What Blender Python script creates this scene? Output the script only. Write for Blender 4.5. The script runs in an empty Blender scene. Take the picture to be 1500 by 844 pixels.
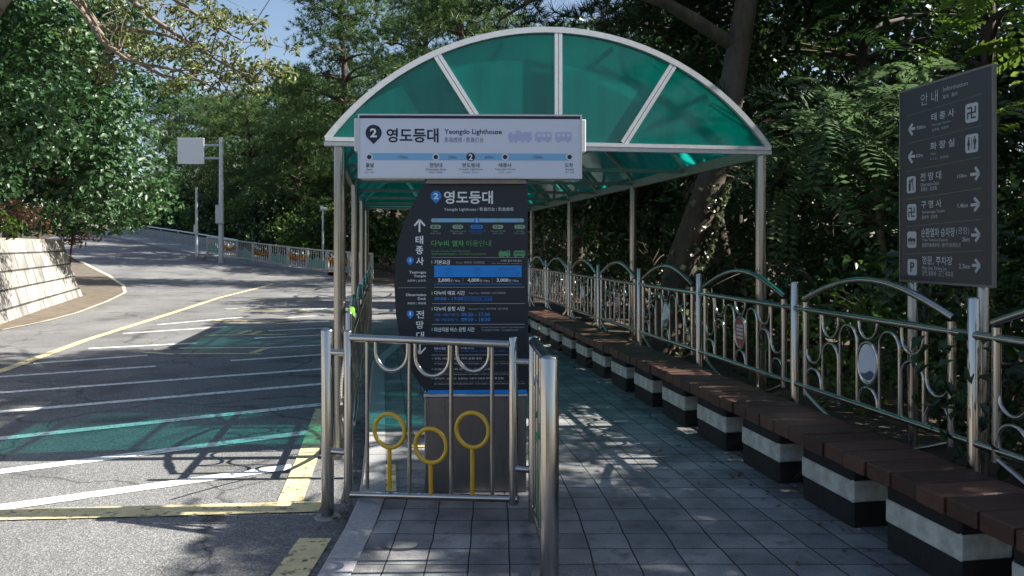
import bpy, math, random
import numpy as np
from mathutils import Vector, Matrix

# ------------------------------------------------------------------ camera, sky, sun, exposure
SC = bpy.context.scene
COL = SC.collection
F = 1150.0                                   # focal length in photo pixels (photo 1500 x 844)
CX, HY, EYE = 750.0, 360.0, 1.6
cd = bpy.data.cameras.new('camera'); cam = bpy.data.objects.new('camera', cd); COL.objects.link(cam)
cam.location = (0, 0, EYE); cam.rotation_euler = (math.pi/2, 0, 0)
cd.sensor_width = 36; cd.lens = 36*F/1500; cd.shift_y = -(422-HY)/1500
cd.clip_start = .05; cd.clip_end = 6000
cd.dof.use_dof = True; cd.dof.focus_distance = 5.2; cd.dof.aperture_fstop = 5.6
SC.camera = cam
SUN = Vector((1, .03, .84)).normalized()    # towards the sun
W = bpy.data.worlds.new('World'); SC.world = W; W.use_nodes = True
nt = W.node_tree; nt.nodes.clear()
sky = nt.nodes.new('ShaderNodeTexSky'); sky.sky_type = 'NISHITA'; sky.sun_disc = False
sky.sun_elevation = math.asin(SUN.z); sky.sun_rotation = math.atan2(SUN.x, SUN.y)
sky.air_density = 1.0; sky.dust_density = 1.6; sky.ozone_density = .7
bg = nt.nodes.new('ShaderNodeBackground'); bg.inputs[1].default_value = .068
wo = nt.nodes.new('ShaderNodeOutputWorld'); nt.links.new(sky.outputs[0], bg.inputs[0]); nt.links.new(bg.outputs[0], wo.inputs[0])
sl = bpy.data.lights.new('sun', 'SUN'); sl.energy = 5.0; sl.angle = math.radians(.5); sl.color = (1, .95, .86)
so = bpy.data.objects.new('sun', sl); COL.objects.link(so); so.rotation_euler = SUN.to_track_quat('Z', 'Y').to_euler(); so.location = (30, 0, 30)
vs = SC.view_settings; vs.view_transform = 'Standard'; vs.look = 'None'; vs.exposure = 1.4; vs.gamma = 1
vs.use_curve_mapping = False
cy = SC.cycles; cy.max_bounces = 8; cy.transparent_max_bounces = 16; cy.diffuse_bounces = 3; cy.glossy_bounces = 3; cy.transmission_bounces = 4
cy.caustics_reflective = False; cy.caustics_refractive = False
cy.use_denoising = True; cy.sample_clamp_indirect = 4

# ------------------------------------------------------------------ helpers: materials
def sock(n, *names):
    for k in names:
        if k in n.inputs: return n.inputs[k]
def mat(name, col, rough=.5, metal=0., var=0., scale=6., bump=0., bscale=60., spec=.5, rvar=0., coat=0., stretch=(1, 1, 1), island=0.):
    m = bpy.data.materials.new(name); m.use_nodes = True; t = m.node_tree; p = t.nodes['Principled BSDF']
    p.inputs['Base Color'].default_value = (*col, 1); p.inputs['Roughness'].default_value = rough; p.inputs['Metallic'].default_value = metal
    p.inputs['Specular IOR Level'].default_value = spec
    if coat: p.inputs['Coat Weight'].default_value = coat; p.inputs['Coat Roughness'].default_value = .1
    tc = t.nodes.new('ShaderNodeTexCoord'); mp = t.nodes.new('ShaderNodeMapping'); mp.inputs['Scale'].default_value = stretch
    t.links.new(tc.outputs['Object'], mp.inputs[0])
    if var or rvar:
        n = t.nodes.new('ShaderNodeTexNoise'); n.inputs['Scale'].default_value = scale; n.inputs['Detail'].default_value = 6; n.inputs['Roughness'].default_value = .65
        t.links.new(mp.outputs[0], n.inputs['Vector'])
        if var:
            r = t.nodes.new('ShaderNodeMapRange'); r.inputs[1].default_value = .3; r.inputs[2].default_value = .7
            r.inputs[3].default_value = 1-var; r.inputs[4].default_value = 1+var
            x = t.nodes.new('ShaderNodeMix'); x.data_type = 'RGBA'; x.blend_type = 'MULTIPLY'; x.inputs[0].default_value = 1
            x.inputs[6].default_value = (*col, 1); t.links.new(n.outputs[0], r.inputs[0]); t.links.new(r.outputs[0], x.inputs[7]); t.links.new(x.outputs[2], p.inputs['Base Color'])
        if var and island:
            gi = t.nodes.new('ShaderNodeNewGeometry'); ri = t.nodes.new('ShaderNodeMapRange'); ri.inputs[3].default_value = 1-island; ri.inputs[4].default_value = 1+island; t.links.new(gi.outputs['Random Per Island'], ri.inputs[0])
            x2 = t.nodes.new('ShaderNodeMix'); x2.data_type = 'RGBA'; x2.blend_type = 'MULTIPLY'; x2.inputs[0].default_value = 1
            t.links.new(x.outputs[2], x2.inputs[6]); t.links.new(ri.outputs[0], x2.inputs[7]); t.links.new(x2.outputs[2], p.inputs['Base Color'])
        if rvar:
            r = t.nodes.new('ShaderNodeMapRange'); r.inputs[1].default_value = .3; r.inputs[2].default_value = .7
            r.inputs[3].default_value = max(0, rough-rvar); r.inputs[4].default_value = min(1, rough+rvar)
            t.links.new(n.outputs[0], r.inputs[0]); t.links.new(r.outputs[0], p.inputs['Roughness'])
    if bump:
        b = t.nodes.new('ShaderNodeTexNoise'); b.inputs['Scale'].default_value = bscale; b.inputs['Detail'].default_value = 4
        t.links.new(mp.outputs[0], b.inputs['Vector'])
        bm = t.nodes.new('ShaderNodeBump'); bm.inputs['Strength'].default_value = bump; bm.inputs['Distance'].default_value = .01
        t.links.new(b.outputs[0], bm.inputs['Height']); t.links.new(bm.outputs[0], p.inputs['Normal'])
    return m
def leaf_mat(name, c1, c2, rough=.35, trans=.25, spec=.5, nscale=.7):
    m = bpy.data.materials.new(name); m.use_nodes = True; t = m.node_tree; p = t.nodes['Principled BSDF']; out = t.nodes['Material Output']
    g = t.nodes.new('ShaderNodeNewGeometry'); tc = t.nodes.new('ShaderNodeTexCoord'); n = t.nodes.new('ShaderNodeTexNoise')
    n.inputs['Scale'].default_value = nscale; n.inputs['Detail'].default_value = 3; t.links.new(tc.outputs['Object'], n.inputs['Vector'])
    a = t.nodes.new('ShaderNodeMath'); a.operation = 'MULTIPLY_ADD'; a.inputs[1].default_value = .5
    mr = t.nodes.new('ShaderNodeMapRange'); mr.inputs[1].default_value = .35; mr.inputs[2].default_value = .65; mr.inputs[4].default_value = .5
    t.links.new(n.outputs[0], mr.inputs[0]); t.links.new(g.outputs['Random Per Island'], a.inputs[0]); t.links.new(mr.outputs[0], a.inputs[2])
    x = t.nodes.new('ShaderNodeMix'); x.data_type = 'RGBA'; x.inputs[6].default_value = (*c1, 1); x.inputs[7].default_value = (*c2, 1)
    t.links.new(a.outputs[0], x.inputs[0]); t.links.new(x.outputs[2], p.inputs['Base Color'])
    p.inputs['Roughness'].default_value = rough; p.inputs['Specular IOR Level'].default_value = spec
    tr = t.nodes.new('ShaderNodeBsdfTranslucent'); hs = t.nodes.new('ShaderNodeHueSaturation'); hs.inputs['Value'].default_value = 1.6; hs.inputs['Hue'].default_value = .48
    t.links.new(x.outputs[2], hs.inputs['Color']); t.links.new(hs.outputs[0], tr.inputs[0])
    ms = t.nodes.new('ShaderNodeMixShader'); ms.inputs[0].default_value = trans
    t.links.new(p.outputs[0], ms.inputs[1]); t.links.new(tr.outputs[0], ms.inputs[2]); t.links.new(ms.outputs[0], out.inputs[0])
    return m
# ------------------------------------------------------------------ helpers: meshes
class MB:
    def __init__(s): s.v = []; s.f = []; s.m = []; s.sm = []
    def add(s, vs, fs, mi=0, smooth=False):
        o = len(s.v); s.v += [tuple(v) for v in vs]
        for f in fs: s.f.append([i+o for i in f]); s.m.append(mi); s.sm.append(smooth)
        return s
    def box(s, x0, x1, y0, y1, z0, z1, mi=0, M=None):
        vs = [(x, y, z) for z in (z0, z1) for y in (y0, y1) for x in (x0, x1)]
        if M: vs = [M @ Vector(v) for v in vs]
        return s.add(vs, [(0, 2, 3, 1), (4, 5, 7, 6), (0, 1, 5, 4), (2, 6, 7, 3), (0, 4, 6, 2), (1, 3, 7, 5)], mi)
    def bbox(s, x0, x1, y0, y1, z0, z1, b=.008, mi=0):
        # box with chamfered edges
        vs = []; P = (x0, x1), (y0, y1), (z0, z1)
        idx = {}
        for i in (0, 1):
            for j in (0, 1):
                for k in (0, 1):
                    for ax in range(3):
                        c = [P[0][i], P[1][j], P[2][k]]
                        for a2 in range(3):
                            if a2 != ax: c[a2] += b*(1, -1)[(i, j, k)[a2]]
                        idx[(i, j, k, ax)] = len(vs); vs.append(c)
        fs = []
        def q(*ks): fs.append([idx[k] for k in ks])
        for i in (0, 1):
            q((i, 0, 0, 0), (i, 1, 0, 0), (i, 1, 1, 0), (i, 0, 1, 0)); q((0, i, 0, 1), (1, i, 0, 1), (1, i, 1, 1), (0, i, 1, 1)); q((0, 0, i, 2), (1, 0, i, 2), (1, 1, i, 2), (0, 1, i, 2))
        for a in (0, 1):
            for c in (0, 1):
                q((a, c, 0, 0), (a, c, 1, 0), (a, c, 1, 1), (a, c, 0, 1)); q((a, 0, c, 0), (a, 1, c, 0), (a, 1, c, 2), (a, 0, c, 2)); q((0, a, c, 1), (1, a, c, 1), (1, a, c, 2), (0, a, c, 2))
        for i in (0, 1):
            for j in (0, 1):
                for k in (0, 1): q((i, j, k, 0), (i, j, k, 1), (i, j, k, 2))
        return s.add(vs, fs, mi)
    def tube(s, pts, r, n=10, mi=0, cap=True, closed=False):
        pts = [Vector(p) for p in pts]; N = len(pts); rs = r if isinstance(r, (list, tuple)) else [r]*N
        ring = []; up = None; vs = []
        for i, p in enumerate(pts):
            if closed: t = pts[(i+1) % N]-pts[i-1]
            else: t = pts[min(i+1, N-1)]-pts[max(i-1, 0)]
            t.normalize()
            if up is None:
                up = Vector((0, 0, 1)) if abs(t.z) < .9 else Vector((0, 1, 0))
            up = (up-t*up.dot(t)).normalized(); b = t.cross(up)
            for k in range(n):
                a = 2*math.pi*k/n; vs.append(p+(up*math.cos(a)+b*math.sin(a))*rs[i])
        fs = []
        for i in range(N if closed else N-1):
            j = (i+1) % N
            for k in range(n): fs.append((i*n+k, i*n+(k+1) % n, j*n+(k+1) % n, j*n+k))
        s.add(vs, fs, mi, True)
        if cap and not closed:
            s.add(vs[:n], [list(range(n))[::-1]], mi); s.add(vs[-n:], [list(range(n))], mi)
        return s
    def post(s, x, y, z0, z1, r, n=20, mi=0, dome=True):
        e = r*.35
        pts = [(x, y, z0), (x, y, z1-e)]; rs = [r, r]
        if dome:
            pts += [(x, y, z1-e*.55), (x, y, z1-e*.15), (x, y, z1)]; rs += [r*.93, r*.7, r*.25]
        else: pts += [(x, y, z1)]; rs += [r]
        return s.tube(pts, rs, n, mi)
    def poly(s, pts, y, mi=0):                       # flat polygon in the local XZ plane
        return s.add([(a, y, b) for a, b in pts], [list(range(len(pts)))], mi)
    def rect(s, x0, z0, x1, z1, y, mi=0): return s.poly([(x0, z0), (x1, z0), (x1, z1), (x0, z1)], y, mi)
    def disc(s, cx, cz, r, y, mi=0, n=24): return s.poly([(cx+r*math.cos(2*math.pi*k/n), cz+r*math.sin(2*math.pi*k/n)) for k in range(n)], y, mi)
    def slab(s, pts, y0, y1, mi=0):                  # extruded polygon (local XZ outline)
        n = len(pts); vs = [(a, y0, b) for a, b in pts]+[(a, y1, b) for a, b in pts]
        return s.add(vs, [list(range(n)), list(range(n, 2*n))[::-1]]+[(i, n+i, n+(i+1) % n, (i+1) % n) for i in range(n)], mi)
    def pin(s, cx, cz, r, y, mi=0, tail=1.45):
        pts = []
        for k in range(25):
            a = -math.pi/2+math.radians(38)+k*(2*math.pi-math.radians(76))/24; pts.append((cx+r*math.cos(a), cz+r*math.sin(a)))
        pts.append((cx, cz-r*tail)); return s.poly(pts, y, mi)
    def line(s, p, q, w, y, mi=0):
        dx, dz = q[0]-p[0], q[1]-p[1]; L = math.hypot(dx, dz); nx, nz = -dz/L*w/2, dx/L*w/2
        return s.poly([(p[0]+nx, p[1]+nz), (q[0]+nx, q[1]+nz), (q[0]-nx, q[1]-nz), (p[0]-nx, p[1]-nz)], y, mi)
    def text(s, body, x0, z0, x1, z1, y, mi=0, bold=0., align=None):
        c = bpy.data.curves.new('t', 'FONT'); c.body = body; c.resolution_u = 2; c.offset = bold
        o = bpy.data.objects.new('t', c); me = o.to_mesh()
        n = len(me.vertices); co = np.empty(n*3, np.float32); me.vertices.foreach_get('co', co); co = co.reshape(-1, 3)
        if n:
            lo = co.min(0); hi = co.max(0); kx = (x1-x0)/(hi[0]-lo[0]); kz = (z1-z0)/(hi[1]-lo[1])
            if align: kx = min(kx, kz)
            vs = [(x0+(v[0]-lo[0])*kx, y, z0+(v[1]-lo[1])*kz) for v in co]
            s.add(vs, [list(p.vertices) for p in me.polygons], mi)
        o.to_mesh_clear(); bpy.data.objects.remove(o); bpy.data.curves.remove(c)
        return s
    def build(s, name, mats, parent=None, loc=None, **props):
        me = bpy.data.meshes.new(name); me.from_pydata(s.v, [], s.f)
        for m in (mats if isinstance(mats, (list, tuple)) else [mats]): me.materials.append(m)
        me.polygons.foreach_set('material_index', s.m); me.polygons.foreach_set('use_smooth', s.sm); me.update()
        o = bpy.data.objects.new(name, me); COL.objects.link(o); o.parent = parent
        if loc: o.location = loc
        for k, v in props.items(): o[k] = v
        return o
def tag(o, label=None, category=None, group=None, kind=None):
    for k, v in (('label', label), ('category', category), ('group', group), ('kind', kind)):
        if v: o[k] = v
    return o
def thing(name, label, category, loc=(0, 0, 0), rz=0, group=None):
    o = bpy.data.objects.new(name, None); COL.objects.link(o); o.location = loc; o.rotation_euler = (0, 0, rz); o.empty_display_size = .1
    return tag(o, label, category, group)
def copy_tree(o, parent=None):
    c = o.copy(); COL.objects.link(c); c.parent = parent
    for ch in list(o.children): copy_tree(ch, c)
    return c
def tri_mesh(name, V, T, material, parent=None, loc=None):
    me = bpy.data.meshes.new(name); n = len(V); m = len(T)
    me.vertices.add(n); me.vertices.foreach_set('co', np.ascontiguousarray(V, np.float32).ravel())
    me.loops.add(m*3); me.loops.foreach_set('vertex_index', np.ascontiguousarray(T, np.int32).ravel())
    me.polygons.add(m); me.polygons.foreach_set('loop_start', np.arange(0, m*3, 3, dtype=np.int32))
    me.update(calc_edges=True); me.validate(); me.materials.append(material)
    o = bpy.data.objects.new(name, me); COL.objects.link(o); o.parent = parent
    if loc: o.location = loc
    return o

# ------------------------------------------------------------------ where things stand
PHI = math.atan2(.163, .987)                     # the walkway's direction, turned a little left of the lens axis
P0 = Vector((-1.40, 6.38, 0)); NU = Vector((math.cos(PHI), math.sin(PHI), 0)); DV = Vector((-math.sin(PHI), math.cos(PHI), 0))
def wp(u, v, z=0): return P0+NU*u+DV*v+Vector((0, 0, z))
def softplus(x, k): return k*np.log1p(np.exp(np.clip(x/k, -40, 40)))
def road_z(X, Y):
    w = -.6*X+.8*Y
    return -.12+.07*(softplus(w-37, 3.0)-softplus(w-90, 6.0))
def ray(px, py): return Vector(((px-CX)/F, 1, (HY-py)/F))
def on_z(px, py, z=-.12):
    d = ray(px, py); t = (z-EYE)/d.z; return Vector((d.x*t, t, z))
def on_road(px, py):
    d = ray(px, py); t = 1.
    while t < 150 and EYE+d.z*t > float(road_z(d.x*t, t)): t += .02
    return Vector((d.x*t, t, float(road_z(d.x*t, t))))
def at(px, py, Y): d = ray(px, py); return Vector((d.x*Y, Y, EYE+d.z*Y))
class Plane:
    """a vertical board: local x to its right, y away from the viewer, z up"""
    def __init__(s, o, rz):
        s.o = Vector(o); s.rz = rz; s.ex = Vector((math.cos(rz), math.sin(rz), 0)); s.ny = Vector((-math.sin(rz), math.cos(rz), 0))
    def loc(s, px, py):
        d = ray(px, py); e = Vector((0, 0, EYE)); t = (s.o-e).dot(s.ny)/d.dot(s.ny); p = e+d*t-s.o
        return p.dot(s.ex), p.z
# ------------------------------------------------------------------ materials
def asphalt():
    m = bpy.data.materials.new('asphalt'); m.use_nodes = True; t = m.node_tree; p = t.nodes['Principled BSDF']
    tc = t.nodes.new('ShaderNodeTexCoord')
    def noise(sc, det=4): n = t.nodes.new('ShaderNodeTexNoise'); n.inputs['Scale'].default_value = sc; n.inputs['Detail'].default_value = det; t.links.new(tc.outputs['Object'], n.inputs['Vector']); return n
    v = t.nodes.new('ShaderNodeTexVoronoi'); v.inputs['Scale'].default_value = 105; t.links.new(tc.outputs['Object'], v.inputs['Vector'])
    r = t.nodes.new('ShaderNodeValToRGB'); e = r.color_ramp.elements
    e[0].position = 0; e[0].color = (.095, .096, .10, 1); e[1].position = 1; e[1].color = (.31, .305, .295, 1)
    e2 = r.color_ramp.elements.new(.55); e2.color = (.17, .17, .169, 1)
    t.links.new(v.outputs['Color'], r.inputs[0])
    big = noise(.5, 6); mr = t.nodes.new('ShaderNodeMapRange'); mr.inputs[1].default_value = .3; mr.inputs[2].default_value = .7; mr.inputs[3].default_value = .78; mr.inputs[4].default_value = 1.22
    t.links.new(big.outputs[0], mr.inputs[0])
    x = t.nodes.new('ShaderNodeMix'); x.data_type = 'RGBA'; x.blend_type = 'MULTIPLY'; x.inputs[0].default_value = 1
    t.links.new(r.outputs[0], x.inputs[6]); t.links.new(mr.outputs[0], x.inputs[7]); t.links.new(x.outputs[2], p.inputs['Base Color'])
    vc = t.nodes.new('ShaderNodeTexVoronoi'); vc.feature = 'DISTANCE_TO_EDGE'; vc.inputs['Scale'].default_value = .42; wn = noise(1.6, 5); va = t.nodes.new('ShaderNodeVectorMath'); va.operation = 'MULTIPLY_ADD'; va.inputs[1].default_value = (.8, .8, 0)
    t.links.new(wn.outputs['Color'], va.inputs[0]); t.links.new(tc.outputs['Object'], va.inputs[2]); t.links.new(va.outputs[0], vc.inputs['Vector'])
    cr = t.nodes.new('ShaderNodeMapRange'); cr.inputs[1].default_value = .0; cr.inputs[2].default_value = .010; cr.inputs[3].default_value = .45; cr.inputs[4].default_value = 1; t.links.new(vc.outputs['Distance'], cr.inputs[0])
    st = noise(1.1, 7); sr = t.nodes.new('ShaderNodeMapRange'); sr.inputs[1].default_value = .55; sr.inputs[2].default_value = .68; sr.inputs[3].default_value = 1; sr.inputs[4].default_value = .68; t.links.new(st.outputs[0], sr.inputs[0])
    mm = t.nodes.new('ShaderNodeMath'); mm.operation = 'MULTIPLY'; t.links.new(cr.outputs[0], mm.inputs[0]); t.links.new(sr.outputs[0], mm.inputs[1])
    x3 = t.nodes.new('ShaderNodeMix'); x3.data_type = 'RGBA'; x3.blend_type = 'MULTIPLY'; x3.inputs[0].default_value = 1; t.links.new(x.outputs[2], x3.inputs[6]); t.links.new(mm.outputs[0], x3.inputs[7]); t.links.new(x3.outputs[2], p.inputs['Base Color'])
    p.inputs['Roughness'].default_value = .85; p.inputs['Specular IOR Level'].default_value = .3
    b = t.nodes.new('ShaderNodeBump'); b.inputs['Strength'].default_value = .6; b.inputs['Distance'].default_value = .006
    t.links.new(v.outputs['Distance'], b.inputs['Height']); t.links.new(b.outputs[0], p.inputs['Normal'])
    return m
def paint(name, col):
    m = mat(name, col, .7, var=.18, scale=7, bump=.4, bscale=120); t = m.node_tree; p = t.nodes['Principled BSDF']; out = t.nodes['Material Output']
    tc = t.nodes.new('ShaderNodeTexCoord'); n = t.nodes.new('ShaderNodeTexNoise'); n.inputs['Scale'].default_value = 16; n.inputs['Detail'].default_value = 7; n.inputs['Roughness'].default_value = .72
    t.links.new(tc.outputs['Object'], n.inputs['Vector'])
    r = t.nodes.new('ShaderNodeMapRange'); r.inputs[1].default_value = .54; r.inputs[2].default_value = .66; t.links.new(n.outputs[0], r.inputs[0])
    tr = t.nodes.new('ShaderNodeBsdfTransparent'); ms = t.nodes.new('ShaderNodeMixShader')
    t.links.new(r.outputs[0], ms.inputs[0]); t.links.new(p.outputs[0], ms.inputs[1]); t.links.new(tr.outputs[0], ms.inputs[2]); t.links.new(ms.outputs[0], out.inputs[0])
    return m
def paving():
    m = bpy.data.materials.new('paving'); m.use_nodes = True; t = m.node_tree; p = t.nodes['Principled BSDF']
    uv = t.nodes.new('ShaderNodeUVMap'); tc = t.nodes.new('ShaderNodeTexCoord')
    w = t.nodes.new('ShaderNodeTexNoise'); w.inputs['Scale'].default_value = 3.; w.inputs['Detail'].default_value = 2; t.links.new(tc.outputs['Object'], w.inputs['Vector'])
    wm = t.nodes.new('ShaderNodeVectorMath'); wm.operation = 'MULTIPLY_ADD'; wm.inputs[1].default_value = (.02, .02, 0); t.links.new(w.outputs['Color'], wm.inputs[0]); t.links.new(uv.outputs[0], wm.inputs[2])
    b = t.nodes.new('ShaderNodeTexBrick'); b.offset = 0; b.inputs['Scale'].default_value = 1; b.inputs['Brick Width'].default_value = .208; b.inputs['Row Height'].default_value = .208
    b.inputs['Mortar Size'].default_value = .0046; b.inputs['Mortar Smooth'].default_value = .3; b.inputs['Bias'].default_value = 0
    b.inputs['Color1'].default_value = (.19, .193, .20, 1); b.inputs['Color2'].default_value = (.27, .27, .272, 1); b.inputs['Mortar'].default_value = (.03, .03, .03, 1)
    t.links.new(wm.outputs[0], b.inputs['Vector'])
    n = t.nodes.new('ShaderNodeTexNoise'); n.inputs['Scale'].default_value = 140; n.inputs['Detail'].default_value = 3; t.links.new(tc.outputs['Object'], n.inputs['Vector'])
    n2 = t.nodes.new('ShaderNodeTexNoise'); n2.inputs['Scale'].default_value = 2.2; n2.inputs['Detail'].default_value = 6; t.links.new(tc.outputs['Object'], n2.inputs['Vector'])
    r = t.nodes.new('ShaderNodeMapRange'); r.inputs[1].default_value = .25; r.inputs[2].default_value = .75; r.inputs[3].default_value = .55; r.inputs[4].default_value = 1.45; t.links.new(n.outputs[0], r.inputs[0])
    r2 = t.nodes.new('ShaderNodeMapRange'); r2.inputs[1].default_value = .3; r2.inputs[2].default_value = .7; r2.inputs[3].default_value = .55; r2.inputs[4].default_value = 1.3; t.links.new(n2.outputs[0], r2.inputs[0])
    mu = t.nodes.new('ShaderNodeMath'); mu.operation = 'MULTIPLY'; t.links.new(r.outputs[0], mu.inputs[0]); t.links.new(r2.outputs[0], mu.inputs[1])
    x = t.nodes.new('ShaderNodeMix'); x.data_type = 'RGBA'; x.blend_type = 'MULTIPLY'; x.inputs[0].default_value = 1
    t.links.new(b.outputs[0], x.inputs[6]); t.links.new(mu.outputs[0], x.inputs[7]); t.links.new(x.outputs[2], p.inputs['Base Color'])
    n4 = t.nodes.new('ShaderNodeTexNoise'); n4.inputs['Scale'].default_value = 5; n4.inputs['Detail'].default_value = 8; n4.inputs['Roughness'].default_value = .7; t.links.new(tc.outputs['Object'], n4.inputs['Vector'])
    r4 = t.nodes.new('ShaderNodeMapRange'); r4.inputs[1].default_value = .52; r4.inputs[2].default_value = .70; r4.inputs[4].default_value = .75; t.links.new(n4.outputs[0], r4.inputs[0])
    x4 = t.nodes.new('ShaderNodeMix'); x4.data_type = 'RGBA'; x4.inputs[7].default_value = (.075, .068, .058, 1); t.links.new(r4.outputs[0], x4.inputs[0]); t.links.new(x.outputs[2], x4.inputs[6]); t.links.new(x4.outputs[2], p.inputs['Base Color'])
    p.inputs['Roughness'].default_value = .8; p.inputs['Specular IOR Level'].default_value = .35
    bm = t.nodes.new('ShaderNodeBump'); bm.invert = True; bm.inputs['Strength'].default_value = .7; bm.inputs['Distance'].default_value = .006
    t.links.new(b.outputs['Fac'], bm.inputs['Height'])
    bm2 = t.nodes.new('ShaderNodeBump'); bm2.inputs['Strength'].default_value = .25; bm2.inputs['Distance'].default_value = .003
    t.links.new(n.outputs[0], bm2.inputs['Height']); t.links.new(bm.outputs[0], bm2.inputs['Normal']); t.links.new(bm2.outputs[0], p.inputs['Normal'])
    return m
def green_sheet(name, tint, diff, fac, rough=.06):
    # tinted translucent plastic: lets green light through, glows a little when lit from behind
    m = bpy.data.materials.new(name); m.use_nodes = True; t = m.node_tree; t.nodes.remove(t.nodes['Principled BSDF']); out = t.nodes['Material Output']
    tr = t.nodes.new('ShaderNodeBsdfTransparent'); tr.inputs[0].default_value = (*tint, 1)
    tl = t.nodes.new('ShaderNodeBsdfTranslucent'); tl.inputs[0].default_value = (*diff, 1)
    df = t.nodes.new('ShaderNodeBsdfDiffuse'); df.inputs[0].default_value = (*diff, 1)
    gl = t.nodes.new('ShaderNodeBsdfGlossy'); gl.inputs['Roughness'].default_value = rough
    tc = t.nodes.new('ShaderNodeTexCoord'); mp = t.nodes.new('ShaderNodeMapping'); mp.inputs['Scale'].default_value = (6, 6, .7); n = t.nodes.new('ShaderNodeTexNoise'); n.inputs['Scale'].default_value = 1.5; n.inputs['Detail'].default_value = 5
    t.links.new(tc.outputs['Object'], mp.inputs[0]); t.links.new(mp.outputs[0], n.inputs['Vector'])
    r = t.nodes.new('ShaderNodeMapRange'); r.inputs[1].default_value = .3; r.inputs[2].default_value = .75; r.inputs[3].default_value = fac*.82; r.inputs[4].default_value = min(1, fac*1.25); t.links.new(n.outputs[0], r.inputs[0])
    a = t.nodes.new('ShaderNodeMixShader'); a.inputs[0].default_value = .4; t.links.new(tl.outputs[0], a.inputs[1]); t.links.new(df.outputs[0], a.inputs[2])
    b = t.nodes.new('ShaderNodeMixShader'); t.links.new(r.outputs[0], b.inputs[0]); t.links.new(tr.outputs[0], b.inputs[1]); t.links.new(a.outputs[0], b.inputs[2])
    lw = t.nodes.new('ShaderNodeLayerWeight'); lw.inputs[0].default_value = .5; pw = t.nodes.new('ShaderNodeMath'); pw.operation = 'POWER'; pw.inputs[1].default_value = 4; t.links.new(lw.outputs['Facing'], pw.inputs[0])
    fr = t.nodes.new('ShaderNodeMath'); fr.operation = 'MULTIPLY_ADD'; fr.inputs[1].default_value = .45; fr.inputs[2].default_value = .04; t.links.new(pw.outputs[0], fr.inputs[0])
    c = t.nodes.new('ShaderNodeMixShader'); t.links.new(fr.outputs[0], c.inputs[0]); t.links.new(b.outputs[0], c.inputs[1]); t.links.new(gl.outputs[0], c.inputs[2])
    t.links.new(c.outputs[0], out.inputs[0]); return m
def stone_blocks():
    m = bpy.data.materials.new('wall_stone'); m.use_nodes = True; t = m.node_tree; p = t.nodes['Principled BSDF']
    uv = t.nodes.new('ShaderNodeUVMap'); tc = t.nodes.new('ShaderNodeTexCoord')
    b = t.nodes.new('ShaderNodeTexBrick'); b.inputs['Scale'].default_value = 1; b.inputs['Brick Width'].default_value = .95; b.inputs['Row Height'].default_value = .42; b.inputs['Mortar Size'].default_value = .026; b.inputs['Mortar Smooth'].default_value = .4
    b.inputs['Color1'].default_value = (.27, .26, .24, 1); b.inputs['Color2'].default_value = (.40, .385, .35, 1); b.inputs['Mortar'].default_value = (.05, .045, .04, 1)
    t.links.new(uv.outputs[0], b.inputs['Vector'])
    n = t.nodes.new('ShaderNodeTexNoise'); n.inputs['Scale'].default_value = 1.6; n.inputs['Detail'].default_value = 8; t.links.new(tc.outputs['Object'], n.inputs['Vector'])
    r = t.nodes.new('ShaderNodeMapRange'); r.inputs[1].default_value = .3; r.inputs[2].default_value = .65; r.inputs[3].default_value = .5; r.inputs[4].default_value = 1.15; t.links.new(n.outputs[0], r.inputs[0])
    x = t.nodes.new('ShaderNodeMix'); x.data_type = 'RGBA'; x.blend_type = 'MULTIPLY'; x.inputs[0].default_value = 1
    t.links.new(b.outputs[0], x.inputs[6]); t.links.new(r.outputs[0], x.inputs[7]); t.links.new(x.outputs[2], p.inputs['Base Color']); p.inputs['Roughness'].default_value = .85
    bm = t.nodes.new('ShaderNodeBump'); bm.inputs['Strength'].default_value = .6; bm.inputs['Distance'].default_value = .03
    n3 = t.nodes.new('ShaderNodeTexNoise'); n3.inputs['Scale'].default_value = 9; n3.inputs['Detail'].default_value = 6; t.links.new(tc.outputs['Object'], n3.inputs['Vector'])
    t.links.new(n3.outputs[0], bm.inputs['Height']); b2 = t.nodes.new('ShaderNodeBump'); b2.invert = True; b2.inputs['Distance'].default_value = .03; t.links.new(b.outputs['Fac'], b2.inputs['Height']); t.links.new(bm.outputs[0], b2.inputs['Normal']); t.links.new(b2.outputs[0], p.inputs['Normal'])
    return m
M = {}
M['asphalt'] = asphalt(); M['paving'] = paving(); M['stone'] = stone_blocks()
M['white_paint'] = paint('white_paint', (.78, .77, .73)); M['yellow_paint'] = paint('yellow_paint', (.64, .55, .31))
M['kerb'] = mat('kerb_granite', (.33, .33, .34), .75, var=.2, scale=40, bump=.25, bscale=150)
M['dirt'] = mat('dirt', (.135, .11, .082), .95, var=.35, scale=3, bump=.8, bscale=25)
M['soil'] = mat('forest_floor', (.06, .045, .028), .95, var=.5, scale=4, bump=.9, bscale=18)
M['concrete'] = mat('concrete', (.28, .27, .255), .9, var=.25, scale=3, bump=.3, bscale=60)
M['steel'] = mat('stainless', (.44, .43, .415), .20, 1., var=.10, rvar=.07, scale=2.2)
M['steel_dull'] = mat('stainless_dull', (.30, .293, .28), .25, 1., var=.10, scale=2, rvar=.05)
M['steel_dark'] = mat('brushed_dark_steel', (.22, .21, .205), .30, .7, var=.05, scale=3, rvar=.04, stretch=(8, 8, .6))
M['alu'] = mat('white_aluminium', (.62, .63, .64), .38, .35, var=.08, scale=20)
M['brown_metal'] = mat('brown_channel', (.24, .22, .20), .45, .5, var=.15)
M['galv'] = mat('galvanised', (.50, .53, .56), .45, .6, var=.12)
M['roof_green'] = green_sheet('green_roof_sheet', (.03, .38, .33), (.01, .56, .48), .50)
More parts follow.
